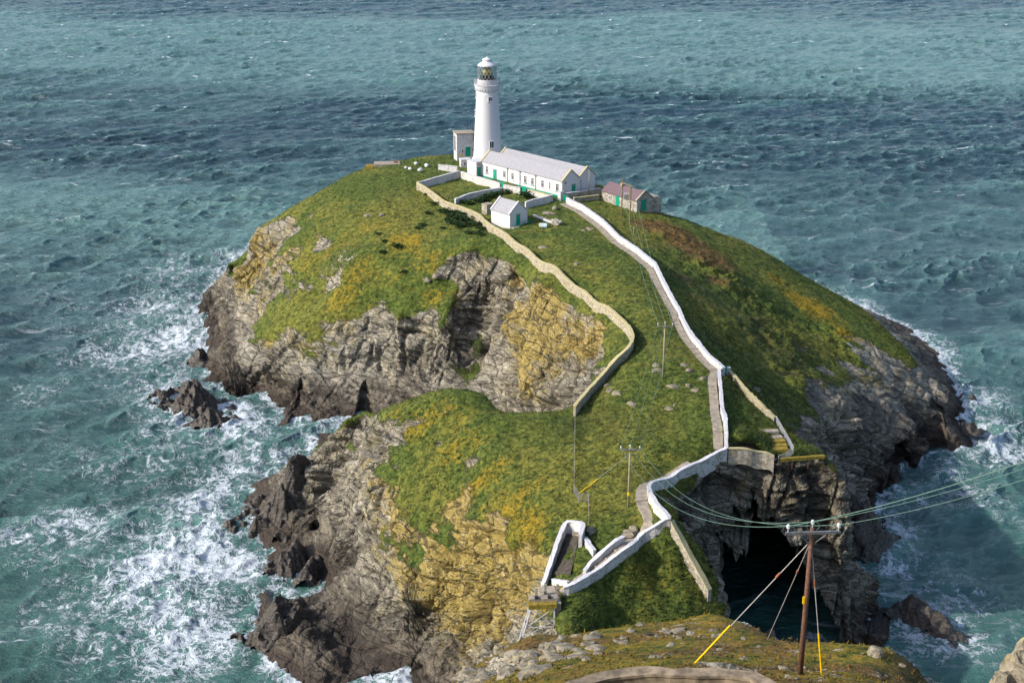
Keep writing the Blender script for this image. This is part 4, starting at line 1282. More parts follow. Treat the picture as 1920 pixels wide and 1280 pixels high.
# ---- flat-roofed building left of the tower
AX = Vector((cos(R(14)), sin(R(14)), 0)); AY = Vector((-sin(R(14)), cos(R(14)), 0))
AC = Vector((-14.2, 340.6, 33.0))
annex = thing("engine_house", AC, "tall white flat-roofed building with a green door, left of the lighthouse tower", "building")
MB().hexa(AC - UP * 1.5, AX * 4.6, AY * 4.2, UP * 8.6).build('wall', M['wallwhite'], annex)
MB().hexa(AC - AX * .2 - AY * .2 + UP * 7.105, AX * 5.0, AY * 4.6, UP * .25).build('roof', M['conc'], annex)
opening(annex, AC, AX, -AY, 2.25, 1.2, 1.3, 2.6, 'door')
opening(annex, AC, AX, -AY, 1.2, 2.2, .5, 1.0, 'window', bars=False)
opening(annex, AC, AX, -AY, 3.95, 2.5, .45, 1.0, 'window', bars=False)
MB().hexa(AC + AX * .7 - AY * .05 + UP * 1.35, AX * .75, AY * .04, UP * .5).build('sign', M['signy'], annex)
lv = MB()
for k in range(9): lv.hexa(AC + AY * 1.6 - AX * .09 + UP * (2.6 + k * .42), AY * 1.6, AX * .08, UP * .26)
lv.build('louvres', M['glass'], annex)
MB().cyl(AC + AX * 4.35 - AY * .1, AC + AX * 4.35 - AY * .1 + UP * 7.0, .08).build('drainpipe', M['rust'], annex)
MB().cyl(AC + AX * 3.6 + AY * 1 + UP * 7.3, AC + AX * 3.6 + AY * 1 + UP * 9.2, .04).cyl(AC + AX * 4.1 + AY * 1 + UP * 7.3, AC + AX * 4.1 + AY * 1 + UP * 9.6, .04).build('aerials', M['grey'], annex)
MB().hexa(AC + AX * 2.0 - AY * 1.6 - UP * .6, AX * 2.4, AY * 1.55, UP * 1.8).build('doorstep', M['conc'], annex)
shed = thing("equipment_shed", Vector((-12.4, 333.3, 33)), "small white concrete box shed in front of the flat-roofed building", "shed")
S0 = Vector((-12.9, 332.6, 33))
MB().hexa(S0 - UP, AX * 2.5, AY * 2.0, UP * 3.1).build('wall', M['wallwhite'], shed)
MB().hexa(S0 - AX * .12 - AY * .12 + UP * 2.105, AX * 2.74, AY * 2.24, UP * .16).build('roof', M['cap'], shed)
opening(shed, S0, AX, -AY, .7, .7, .6, .9, 'window', bars=False)
tk = MB().lathe((-11.6, 337.6, 33.0), [(.9, -.2), (.95, .9), (.8, 1.25), (.2, 1.4)], 16)
tag(tk.build('water_tank', M['black'], None, True), "black round water tank in front of the tall building's green door", "tank")
# green railing in front of the tower
gr = thing("green_railing", Vector((-10.2, 329.3, 33.2)), "green metal railing between the box shed and the tower foot", "railing")
for k in range(6):
    p = Vector((-11.2 + k * .62, 329.6 - k * .18, 33.1))
    MB().cyl(p - UP * .4, p + UP * 1.4, .05, .05, 6).build('post', M['green'], gr)
MB().hexa(Vector((-11.2, 329.6, 33.3)), Vector((3.1, -.9, 0)), Vector((.02, .05, 0)), UP * .9).build('panel', M['green'], gr)

# ---- gabled hut
KC = Vector((-.45, 279.2, 31.4))
KL, KW, KE, KR = 6.3, 5.0, 3.1, 2.2
hut = thing("gabled_hut", KC, "small white gabled hut with a grey roof and green door against the yellow wall", "hut")
KB = KC - UP * 2.5
MB().prism([KB, KB + WA * KW, KB + WA * KW + UP * (KE + 2.5), KB + WA * KW * .5 + UP * (KE + KR + 2.5), KB + UP * (KE + 2.5)], -LA * KL).build('wall', M['white'], hut)
gable_roof(hut, KC, KL, KW, KE, KR, cap=M['cap'])
opening(hut, KC, WA, LA, KW * .36, .45, 1.05, 2.3, 'door', frame=M['grey'])
MB().hexa(KC + LA * .01 - UP * .5 + WA * .1, LA * 1.3, WA * (KW + .6), UP * .85).build('terrace', M['conc'], hut)
MB().hexa(KC - WA * .07 - UP * 2.2 - LA * KL, LA * (KL + .05), WA * .066, UP * 1.9).build('plinth', M['green'], hut)
rl = MB()
for k in range(5):
    p = KC + LA * 1.25 + WA * (.2 + k * 1.3) + UP * .35
    rl.cyl(p, p + UP * 1.0, .045, .045, 6)
rl.cyl(KC + LA * 1.25 + WA * .2 + UP * 1.35, KC + LA * 1.25 + WA * 5.4 + UP * 1.35, .04, .04, 6)
rl.cyl(KC + LA * 1.25 + WA * .2 + UP * .85, KC + LA * 1.25 + WA * 5.4 + UP * .85, .03, .03, 6)
rl.hexa(KC + LA * 1.32 + UP * .1, LA * .05, WA * (KW + .7), UP * .26)
rl.build('railing', M['green'], hut)
# tan pillar shed behind the hut
p = hit(908, 402)
ol = thing("stone_privy", p, "small tan flat-topped stone outbuilding at the left of the gabled hut", "outbuilding")
MB().hexa(p - UP * 1 - LA * .9, LA * 1.8, WA * 1.8, UP * 3.2).build('wall', M['tan'], ol)
MB().hexa(p + UP * 2.205 - LA * 1.0 - WA * .1, LA * 2.0, WA * 2.0, UP * .15).build('roof', M['conc'], ol)

# ---- stone store with purple roof
SL_, WA_, LA_ = 12.6, WA.copy(), LA.copy()
LA = Vector((.575, -.818, 0)).normalized(); WA = Vector((.818, .575, 0)).normalized()
SC0 = Vector((28.0, 291.6, 32.0))
store = thing("stone_store", SC0, "low rubble-stone store with a purple slate roof and green doors, right of the house", "building")
SB = SC0 - UP * 2
SW, SE, SR = 4.6, 2.5, 1.7
MB().prism([SB, SB + WA * SW, SB + WA * SW + UP * (SE + 2), SB + WA * SW * .5 + UP * (SE + SR + 2), SB + UP * (SE + 2)], -LA * SL_).build('wall', M['rubble'], store)
gable_roof(store, SC0, SL_, SW, SE, SR, mat=M['purple'], cap=M['tan'], over=.25, ends=(1, 0))
MB().hexa(SC0 - LA * .4 + WA * (SW + .02) - UP * 2, -LA * 5.5, WA * 3.0, UP * 4.2).hexa(SC0 - LA * .5 + WA * (SW + .02) + UP * 2.21, -LA * 5.3, WA * 2.4, UP * .35).build('lean_to', M['rubble'], store)
fr_ = SC0 - LA * SL_
opening(store, fr_, LA, -WA, SL_ * .41, .1, 1.2, 2.2, 'door', frame=M['tan'])
opening(store, fr_, LA, -WA, SL_ * .20, 1.0, .7, .9, 'window')
opening(store, SC0, WA, LA, 1.2, .05, 1.5, 2.5, 'door', frame=M['tan'])
ch = MB().hexa(SC0 - LA * (SL_ * .58) + WA * (SW * .5 - .45) + UP * (SE + SR - .5), -LA * .9, WA * .9, UP * 1.2).build('chimney', M['tan'], store)
MB().cyl(SC0 - LA * (SL_ * .61) + WA * SW * .5 + UP * (SE + SR + .69), SC0 - LA * (SL_ * .61) + WA * SW * .5 + UP * (SE + SR + 1.8), .16).build('chimney_pot', M['rust'], ch)
LA, WA = LA_, WA_


# ------------------------------------------------------------------ gates and pillars
def gate(label, a, b, z, h, mat=M['green']):
    a = Vector((a[0], a[1], z)); b = Vector((b[0], b[1], z))
    g = thing("gate", a, label, "gate")
    d = (b - a); n = Vector((-d.y, d.x, 0)).normalized()
    k = MB(); nb = max(4, int(d.length / .22))
    for i in range(nb): k.hexa(a + d * (i / nb) - UP * .2, d * (.9 / nb), n * .05, UP * (h + .2))
    k.build('boards', mat, g)
    for z_ in (.3, h - .3): MB().hexa(a - n * .06 + UP * z_, d, n * .055, UP * .14).build('rail', mat, g)
    return g


def wall_end(uv, h): return line_on([uv], h)[0]


a, b = wall_end((938, 341), 2.0), wall_end((945, 343), 2.0)
gate("green yard gate, the left of the two in the limewashed wall", a, b, float(height(*a)), 2.0)
a, b = wall_end((977, 349), 1.9), wall_end((986, 352), 1.9)
gate("green yard gate, the right of the two in the limewashed wall", a, b, float(height(*a)), 1.9)
pa = hit(1051, 376)
pil = thing("gate_pillar", pa, "square white pillar at the near corner of the long house", "pillar")
MB().hexa(pa - UP * .6 - LA * .45 - WA * .45, LA * .9, WA * .9, UP * 2.6).build('shaft', M['white'], pil)
MB().hexa(pa + UP * 2.005 - LA * .52 - WA * .52, LA * 1.04, WA * 1.04, UP * .16).build('cap', M['cap'], pil)
a, b = hit(1056, 377), hit(1063, 378)
gate("green gate at the top of the path beside the white pillar", (a.x, a.y), (b.x + .3, b.y), a.z, 1.4)
a, b = wall_end((1350, 694), 1.0), wall_end((1363, 692), 1.0)
gate("small green gate between the two white path walls", a, b, float(height(*a)), 1.0)
pb = wall_end((1365, 692), 1.0)
pil = thing("gate_pillar", V3(pb, float(height(*pb))), "low white pillar at the right of the small green path gate", "pillar")
MB().hexa(V3(pb, float(height(*pb)) - .5) - Vector((.3, .3, 0)), (.6, 0, 0), (0, .6, 0), UP * 1.7).build('shaft', M['white'], pil)
MB().hexa(V3(pb, float(height(*pb)) + 1.202) - Vector((.36, .36, 0)), (.72, 0, 0), (0, .72, 0), UP * .12).build('cap', M['cap'], pil)


# ------------------------------------------------------------------ poles and lines
def catenary(a, b, sag, n=24):
    return [a.lerp(b, t) - UP * (4 * sag * t * (1 - t)) for t in [i / n for i in range(n + 1)]]


def line_pole(base, h, label, arm, wood, r=.15, armdir=Vector((1, 0, 0)), cat="utility pole", armmat=None, group=None, ins=True):
    root = thing("utility_pole", base, label, cat, group)
    top = base + UP * h
    MB().cyl(base - UP * 1.0, top, r * 1.15, r * .8, 12).build('pole', wood, root, True)
    tips = []
    if arm:
        o = top - UP * .25 - armdir * (arm / 2)
        nrm = Vector((-armdir.y, armdir.x, 0))
        c = MB().hexa(o - nrm * (r + .1), armdir * arm, nrm * .1, UP * .14).build('crossarm', armmat or M['steel'], root)
        for k in range(3):
            q = o + armdir * (arm * (.04 + .46 * k)) + UP * .14 - nrm * (r + .05)
            if k == 1: q = top + nrm * 0
            MB().lathe(q, [(.02, 0), (.025, .22), (.10, .24), (.08, .30), (.11, .33), (.08, .40), (.03, .44)], 10).build('insulator', M['porc'], c)
            tips.append(q + UP * .33)
    return root, top, tips


def cable(a, b, sag, label, r=.022, mat=None, group=None):
    return tag(MB().tube(catenary(a, b, sag), r, 5).build('power_cable', mat or M['wire']), label, "cable", group)


pbase = hit_m(1500, 1263)
np_root, np_top, np_tips = line_pole(pbase, 8.45, "brown wooden pole with steel crossarm and guy wires on the near hillside", 2.75, M['wood'], .135, Vector((1, .06, 0)).normalized())
MB().hexa(pbase + UP * 4.2 + Vector((-.19, -.12, 0)), (.1, 0, 0), (0, .12, 0), UP * .38).build('sign', M['yellow'], np_root)
MB().tube([np_top - UP * 1.0, np_top - UP * .3 + Vector((.65, -.2, 0))], .025).tube([np_top - UP * 1.0, np_top - UP * .3 + Vector((-.65, -.2, 0))], .025).build('arm_brace', M['steel'], np_root)
lp = MB()
for k, q in enumerate(np_tips):
    for sgn in (-1, 1):
        lp.tube([q, q + Vector((sgn * .25, -.1, .0)), q + Vector((sgn * .32, -.12, -.22)), q + Vector((sgn * .2, -.1, -.42))], .012, 4)
lp.build('jumper_wires', M['wire'], np_root)
for (u, v, yl, k0) in ((1303, 1241, 1.0, 'left'), (1438, 1198, 0, 'middle'), (1541, 1265, 1.0, 'right')):
    g = hit_m(u, v)
    a = np_top - UP * .7
    w = MB().tube([a, g - UP * .1], .022, 6).build('guy_wire', M['guy'], np_root)
    c = a.lerp(g, .27 if k0 != 'right' else .31); d = (g - a).normalized()
    MB().cyl(c - d * .18, c + d * .18, .06, .06, 8).build('insulator', M['red'], w)
    if yl:
        q = a.lerp(g, .68)
        MB().cyl(q, g - UP * .05, .05, .05, 8).build('sleeve', M['yellow'], w)

p2 = hit(1178, 950)
r2, t2, tips2 = line_pole(p2, 8.3, "weathered pole with a crossarm on the grass above the landing", 2.6, M['oldwood'], .14)
MB().cyl(p2 + UP * 1.7, p2 + UP * 2.1, .17, .17, 10).build('sign', M['yellow'], r2)
ga = hit(1085, 925)
w = MB().tube([t2 - UP * .8, ga], .02, 5).build('guy_wire', M['guy'], r2)
q = (t2 - UP * .8).lerp(ga, .62)
MB().cyl(q, ga, .045, .045, 6).build('sleeve', M['yellow'], w)
p3 = hit(1243, 708)
r3, t3, tips3 = line_pole(p3, 8.6, "grey pole with a crossarm in the middle of the slope beside the path", 2.4, M['oldwood'], .14)
ga = hit(1310, 700)
# twin-pole transformer stand
pa, pb = hit(1165, 414), hit(1181, 419)
hp = thing("transformer_stand", pa, "two mossy poles carrying a transformer in front of the stone store", "utility pole")
for q in (pa, pb):
    MB().cyl(q - UP * .8, q + UP * 8.8, .16, .12, 10).build('pole', M['mossw'], hp)
for z in (5.0, 8.3):
    MB().hexa(pa + UP * z - (pb - pa) * .15 - Vector((0, .26, 0)), (pb - pa) * 1.3, (0, .12, 0), UP * .16).build('crossarm', M['oldwood'], hp)
mid = (pa + pb) / 2
tr_ = MB().hexa(mid + Vector((-.55, -.6, 5.17)), (1.1, 0, 0), (0, .8, 0), UP * 1.1).build('transformer', M['grey'], hp)
for k in range(3): MB().cyl(mid + Vector((-.35 + .35 * k, -.2, 6.27)), mid + Vector((-.35 + .35 * k, -.2, 6.65)), .07, .04, 8).build('bushing', M['porc'], tr_)
tips4 = [pa + UP * 8.5 + Vector((-.4, -.2, 0)), mid + UP * 8.5, pb + UP * 8.5 + Vector((.4, -.2, 0))]
ph = hit(1104, 369)
line_pole(ph, 6.4, "thin dark pole in front of the gable end of the long house", 0, M['oldwood'], .11)
ps = hit(1188, 440)
line_pole(ps, 1.8, "short grey post in the rough grass below the stone store", 0, M['oldwood'], .1, cat="post")
PLACE = ('left', 'middle', 'right')
for k in range(3):
    cable(np_tips[k], tips2[k], 3.2, "%s green power cable sagging over the cave cliff to the landing pole" % PLACE[k], .019)
    cable(tips2[k], tips3[k], 1.0, "%s power cable over the grass between the landing pole and slope pole" % PLACE[k], .02)
    cable(tips3[k], tips4[k], 1.6, "%s power cable rising from the slope pole to the transformer stand" % PLACE[k], .022)
d_ = ray(2300, 700)
for k in range(3):
    e_ = Vector(tuple(ray((2330, 2330, 2330)[k], (712, 732, 752)[k]) * (34.0 + 1.0 * k))) + Vector((0, 0, CAM_H))
    cable(np_tips[k], e_, .5, "%s green power cable leaving the near pole over the open sea" % ('highest', 'second', 'lowest')[k], (.02, .012, .014)[k])


# ------------------------------------------------------------------ fences and railings
def wire_fence(uv, h, label, name="wire_fence", post=M['grey'], wires=5, r=.035, wr=.012, panel=None, step=None, wmat=None):
    pts = [hit(u, v) for (u, v) in uv]
    if step:
        L = resample([(p.x, p.y) for p in pts], step)
        pts = [V3(q, float(height(*q))) for q in L]
    root = thing(name, pts[0], label, "fence")
    for p in pts: MB().cyl(p - UP * .4, p + UP * h, r, r, 6).build('post', post, root)
    w = MB()
    for a, b in zip(pts[:-1], pts[1:]):
        for k in range(wires):
            z = h * (.12 + .86 * k / max(1, wires - 1))
            w.cyl(a + UP * z, b + UP * z, wr, wr, 4)
        if panel:
            d = b - a
            nn = int(d.length / .22)
            for i in range(1, nn): w.cyl(a + d * (i / nn) + UP * .1, a + d * (i / nn) + UP * h * .98, wr, wr, 4)
    w.build('wires', wmat or post, root)
    return root


wire_fence([(1078, 778), (1078, 815), (1077, 850), (1077, 885), (1076, 925), (1086, 943), (1103, 942), (1104, 984)], 1.4, "dark wire fence running down the grass from the end of the yellow wall", wires=7, wr=.02, panel=None, r=.05)
wire_fence([(1455, 793), (1469, 818), (1487, 850), (1474, 862), (1459, 868)], 1.15, "pale metal railing round the top of the mossy steps", name="metal_railing", post=M['steelw'], wires=3, wr=.03, panel=True, r=.05)
wire_fence([(1462, 872), (1485, 874), (1515, 873), (1542, 871)], 1.0, "rusty thin fence along the cave cliff edge", wires=2, post=M['rust'])
p, q = hit(1463, 879), hit(1545, 874)
cbm = MB().hexa(V3((p.x, p.y), 27.0), (q.x - p.x, q.y - p.y, 0), (0, .5, 0), UP * .45)
tag(cbm.build('concrete_beam', M['moss']), "yellow mossy concrete beam along the cave cliff edge", "beam")
wire_fence([(1458, 788), (1490, 812), (1520, 836), (1548, 866)], .9, "thin brown wire fence along the outer cliff edge beyond the railing", post=M['rust'], wires=3, wr=.015, r=.03)

# mossy concrete steps
ps = hit(1432, 812)
stp = thing("concrete_steps", ps, "broad concrete steps covered in yellow moss inside the metal railing", "steps")
for k, (u, v, w, mt) in enumerate(((1440, 812, 3.1, 'conc'), (1452, 823, 2.3, 'conc'), (1457, 830, 2.4, 'moss'), (1461, 838, 2.3, 'moss'), (1463, 845, 2.2, 'moss'))):
    q = hit(u, v)
    MB().hexa(q + Vector((-w / 2, -.55, -.6)), (w, 0.1 * w, 0), (-.1, 1.0, 0), UP * 1.0).build('step', M[mt], stp)

# ------------------------------------------------------------------ landing tower of the footbridge
PT = Vector((3.4, 135.5, 23.9))
tw = thing("bridge_pylon", PT, "white lattice steel tower with a mossy concrete head at the foot of the landing", "bridge support")
A1, A2 = Vector((1.0, .08, 0)).normalized(), Vector((-.08, 1.0, 0)).normalized()
MB().hexa(PT - A1 * 1.5 - A2 * .2, A1 * 3.3, A2 * 1.1, UP * .55).build('head_beam', M['moss'], tw)
MB().hexa(PT - A1 * 1.35 + A2 * .5 + UP * .552, A1 * 3.4, A2 * .9, UP * .4).build('head_slab', M['conc'], tw)
for k in (0, 1): MB().hexa(PT + A1 * (-.7 + 1.5 * k) + A2 * .45 + UP * .96, A1 * .4, A2 * .5, UP * .2).build('bearing', M['black'], tw)
lt = MB()
tops = [PT + A1 * a - UP * .02 + A2 * b for (a, b) in ((-1.2, 0), (1.5, 0), (1.5, 1.0), (-1.2, 1.0))]
bots = [PT + A1 * a - UP * 8.0 + A2 * b for (a, b) in ((-3.3, -.6), (2.0, -.6), (2.0, 1.4), (-3.3, 1.4))]
MIDS = [.0, .3, .62, 1.0]
for a, b in zip(tops, bots): lt.cyl(a, b, .085, .085, 6)
for i in range(4):
    for k in range(3):
        a, b = tops[i].lerp(bots[i], MIDS[k]), tops[(i + 1) % 4].lerp(bots[(i + 1) % 4], MIDS[k])
        c, d = tops[i].lerp(bots[i], MIDS[k + 1]), tops[(i + 1) % 4].lerp(bots[(i + 1) % 4], MIDS[k + 1])
        lt.cyl(a, b, .06, .06, 5); lt.cyl(a, d, .05, .05, 5); lt.cyl(b, c, .05, .05, 5)
lt.build('lattice', M['steelw'], tw)
MB().hexa(PT + A1 * 1.55 + A2 * .3 - UP * 9, A1 * .8, A2 * 1.3, UP * 9.4).build('buttress', M['conc'], tw)
for (x0, y0, h) in ((-.55, 1.9, 2.0), (.55, 2.2, 2.2), (2.0, 2.2, 2.2)):
    MB().hexa(PT + A1 * x0 + A2 * y0 - UP * 1.2, A1 * .32, A2 * .35, UP * (h + .7)).build('gatepost', M['tan'], tw)
MB().hexa(PT + A1 * .1 + A2 * 1.3 - UP * .8, A1 * 1.9, A2 * 3.0, UP * 1.2).build('deck', M['conc'], tw)

# ------------------------------------------------------------------ loose things on the grass
def lumpy(name, c, size, mat, seed, label=None, cat=None, group=None, sub=3, amp=.28, sharp=False, flatten=.3):
    bm = bmesh.new()
    bmesh.ops.create_icosphere(bm, subdivisions=sub, radius=1)
    v = np.array([q.co for q in bm.verts])
    o = seed * 13.7
    d = 1 + amp * fbm(v[:, 0] * 1.3 + o, v[:, 1] * 1.3, v[:, 2] * 1.3, 3)
    if sharp: d = d + amp * .8 * (1 - 2 * np.abs(pnoise(v[:, 0] * 2 + o, v[:, 1] * 2, v[:, 2] * 3)))
    for q, k in zip(bm.verts, d):
        q.co = Vector((q.co.x * size[0] * k, q.co.y * size[1] * k, q.co.z * size[2] * k))
    rz = Matrix.Rotation(seed * 1.7, 3, 'Z')
    for q in bm.verts: q.co = rz @ q.co
    me = bpy.data.meshes.new(name); bm.to_mesh(me); bm.free()
    me.materials.append(mat)
    me.polygons.foreach_set("use_smooth", np.full(len(me.polygons), not sharp, bool))
    o_ = bpy.data.objects.new(name, me); COL.objects.link(o_); o_.location = c
    return tag(o_, label, cat, group)


def rock_material(name, c0, c1, lich=.4, wetline=None):
    t = NT(name); p = t.pos()
    n = t.noise(p, 1.6, 6, .65); b = t.noise(t.pos((.6, 2.0, 3.0), (.4, .5, .3)), 1.4, 5, .6); f = t.noise(p, 6, 4, .65)
    c = t.mix(t.ramp(b, .35, .65), c0, c1)
    c = t.mix(t.mul(t.ramp(f, .55, .75), .5), c, tuple(min(1, q * 1.5) for q in c1))
    c = t.mix(t.mul(t.ramp(n, .62 - .15 * lich, .74 - .1 * lich), lich), c, (.36, .27, .06))
    t.set(Base_Color=c, Roughness=.85 if wetline is None else .5, Normal=t.bump(t.add(t.mul(b, .6), t.mul(f, .35)), .8, .25))
    t.b.inputs["Specular IOR Level"].default_value = .3
    return t.m


M['boulder'] = rock_material("pale_boulder", (.11, .096, .075), (.26, .23, .175), .5)
M['searock'] = rock_material("wet_rock", (.014, .012, .011), (.075, .063, .054), 0, 0)
M['bag'] = m_white("white_rock_paint", (.6, .6, .63), .3)
for k, (u, v, s) in enumerate(((761, 317, .4), (769, 319, .55), (788, 321, .6), (800, 313, .6), (780, 309, .5))):
    p = hit(u, v)
    lumpy("painted_boulder", p + UP * .35, (s * 1.05, s * .9, s * .8), M['bag'], k + 2, None, "boulder", "whitewashed boulders on the hilltop", 3, .25)
    bpy.context.scene.collection.objects[-1]
_pb = [o for o in COL.objects if o.name.startswith("painted_boulder")]
for o in _pb: o['label'] = "whitewashed boulder in the loose cluster on the hilltop left of the lighthouse"
p = hit(728, 309)
cb_ = thing("concrete_platform", p, "flat weathered concrete platform at the far left edge of the hilltop", "platform")
MB().hexa(p + Vector((-3.4, -1.5, -1.0)), (6.6, .6, 0), (-.5, 4.0, 0), UP * 1.35).build('slab', M['conc'], cb_)
MB().hexa(p + Vector((-3.5, -1.7, -1.2)), (-2.4, .2, 0), (.3, 3.0, 0), UP * 1.1).build('apron', M['moss'], cb_)
MB().hexa(p + Vector((1.4, .6, .352)), (.9, 0, 0), (0, .7, 0), UP * .5).build('brick_block', M['rust'], cb_)
# pipe and scrap beside the hut
a, b = hit(1001, 407), hit(1036, 421)
pp = MB().cyl(a + UP * .35, b + UP * .35, .3, .3, 12)
tag(pp.build('scrap_pipe', M['steelw'], None), "long pale pipe lying on the grass right of the gabled hut", "pipe")
a, b = hit(1012, 408), hit(1034, 416)
tag(MB().hexa(a + UP * .0, (b - a), (.25, .2, 0), UP * .3).build('timber_beam', M['oldwood']), "grey timber lying behind the pale pipe near the hut", "timber")
p = hit(1022, 427)
tb = thing("plastic_tub", p, "pale blue and white tub lying at the near end of the pipe", "tub")
MB().cyl(p + Vector((-.9, -.1, .5)), p + Vector((.4, -.3, .5)), .55, .55, 14).build('drum', M['blue'], tb)
MB().cyl(p + Vector((-1.3, -.05, .5)), p + Vector((-.92, -.1, .5)), .5, .56, 14).build('lid', M['capl'], tb)
p = hit(1043, 421)
lumpy("rubble_heap", p + UP * .3, (1.3, .9, .75), M['rubble'], 5, "heap of grey rubble beside the pale blue tub", "rubble", None, 3, .4, True)
p = hit(1029, 402)
lumpy("flat_boulder", p + UP * .2, (1.5, .8, .4), M['boulder'], 9, "flat brown rock on the grass behind the pipe", "rock", None, 3, .25, True)
p = hit(1041, 393)
lumpy("grey_boulder", p + UP * .3, (.8, .6, .5), M['boulder'], 12, "small grey rock on the grass below the yard entrance", "rock", None, 3, .25, True)

# pale rocks in the turf
for k, (u, v, s) in enumerate(((1018, 464, .8), (1081, 495, .7), (1105, 430, .8), (1095, 433, .6), (1262, 724, .8), (1290, 722, .5), (1304, 731, .6), (1230, 684, .6), (1232, 694, .7), (1185, 757, .7), (1140, 722, .6), (1158, 738, .8), (1145, 732, .7), (1255, 765, .6), (1265, 758, .5), (1090, 1000, .9), (1110, 995, .8), (1180, 1000, .9), (1188, 990, .7), (1283, 684, .6), (1292, 694, .6), (1318, 709, .6), (800, 524, .9), (820, 516, 1.0), (690, 405, .9), (716, 403, .8), (846, 484, .6))):
    p = hit(u, v)
    lumpy("pale_rock", p - UP * .1, (s * 1.2, s * .8, s * .5), M['boulder'], k + 20, "pale weathered rock poking through the island's turf", "rock", "pale rocks in the island turf", 2, .35, True)

# ------------------------------------------------------------------ bushes
def leaf_material(name, a, b):
    t = NT(name)
    r = t.n("TexNoise", i_Vector=t.pos(), i_Scale=2.2, i_Detail=3.0).outputs[0]
    t.set(Base_Color=t.mix(t.ramp(r, .35, .65), a, b), Roughness=.75)
    t.b.inputs["Specular IOR Level"].default_value = .15
    return t.m


M['gorse'] = leaf_material("gorse_leaf", (.012, .03, .012), (.045, .085, .032))
M['blade'] = leaf_material("grass_blade", (.05, .085, .010), (.19, .20, .028))
M['heath'] = leaf_material("heather_leaf", (.10, .055, .012), (.26, .17, .03))


def bush_mesh(seed, n=420):
    rr = np.random.RandomState(seed)
    lob = rr.uniform(-.5, .5, (7, 3)) * [1.3, 1.3, .5] + [0, 0, .5]
    lr = rr.uniform(.35, .6, 7)
    vs, fs = [], []
    for i in range(n):
        k = rr.randint(7)
        d = rr.normal(size=3); d /= np.linalg.norm(d); d[2] = abs(d[2]) * .9 - .15
        c = lob[k] + d * lr[k] * rr.uniform(.75, 1.08)
        a = rr.normal(size=3); a /= np.linalg.norm(a)
        b = np.cross(d, a); b /= np.linalg.norm(b) + 1e-6
        s = rr.uniform(.07, .15)
        t = d * s * 1.3
        k0 = len(vs)
        vs += [c - b * s, c + b * s, c + b * s * .4 + t + a * s * .3, c - b * s * .4 + t + a * s * .3]
        fs.append((k0, k0 + 1, k0 + 2, k0 + 3))
    me = bpy.data.meshes.new("gorse_bush"); me.from_pydata([tuple(v) for v in vs], [], fs); me.update()
    me.materials.append(M['gorse'])
    return me


_bm = [bush_mesh(k) for k in range(4)]
BUSH = [(835, 402, 1.2), (845, 408, 1.0), (852, 403, 1.3), (860, 412, 1.3), (868, 406, 1.1), (872, 416, 1.2), (880, 422, 1.0), (846, 420, 1.0), (857, 424, 1.1), (866, 427, 1.2), (838, 414, .8), (828, 398, .8), (890, 411, .9), (893, 424, 1.0), (903, 432, 1.0), (902, 420, .8), (815, 384, .8), (803, 402, .8), (785, 429, .8), (791, 424, .8), (743, 466, 1.1), (719, 474, .8), (720, 454, .7), (882, 440, .9), (900, 442, .9), (757, 511, .7), (832, 430, .7),
        (800, 366, .7), (710, 440, .6)]
for k, (u, v, s) in enumerate(BUSH):
    p = hit(u, v)
    o = bpy.data.objects.new("gorse_bush", _bm[k % 4]); COL.objects.link(o)
    o.location = p - UP * .1; o.scale = (s * 1.25, s * 1.25, s); o.rotation_euler = (0, 0, k * 2.1)
    tag(o, "dark green rounded gorse bush on the slope below the yellow wall", "bush", "gorse bushes below the yellow wall")
for k, (u, v, s) in enumerate(((916, 372, 1.3), (926, 368, 1.2), (905, 378, 1.2), (895, 381, 1.1), (880, 384, 1.0), (938, 364, 1.0), (950, 362, 1.0), (985, 370, 1.4), (990, 372, 1.0), (870, 380, .9))):
    p = hit(u, v)
    o = bpy.data.objects.new("garden_bush", _bm[(k + 1) % 4]); COL.objects.link(o)
    o.location = p - UP * .1; o.scale = (s * 1.3, s * 1.3, s); o.rotation_euler = (0, 0, k * 1.3)
    tag(o, "dark leafy shrub growing inside the walled garden", "bush", "shrubs inside the walled garden")


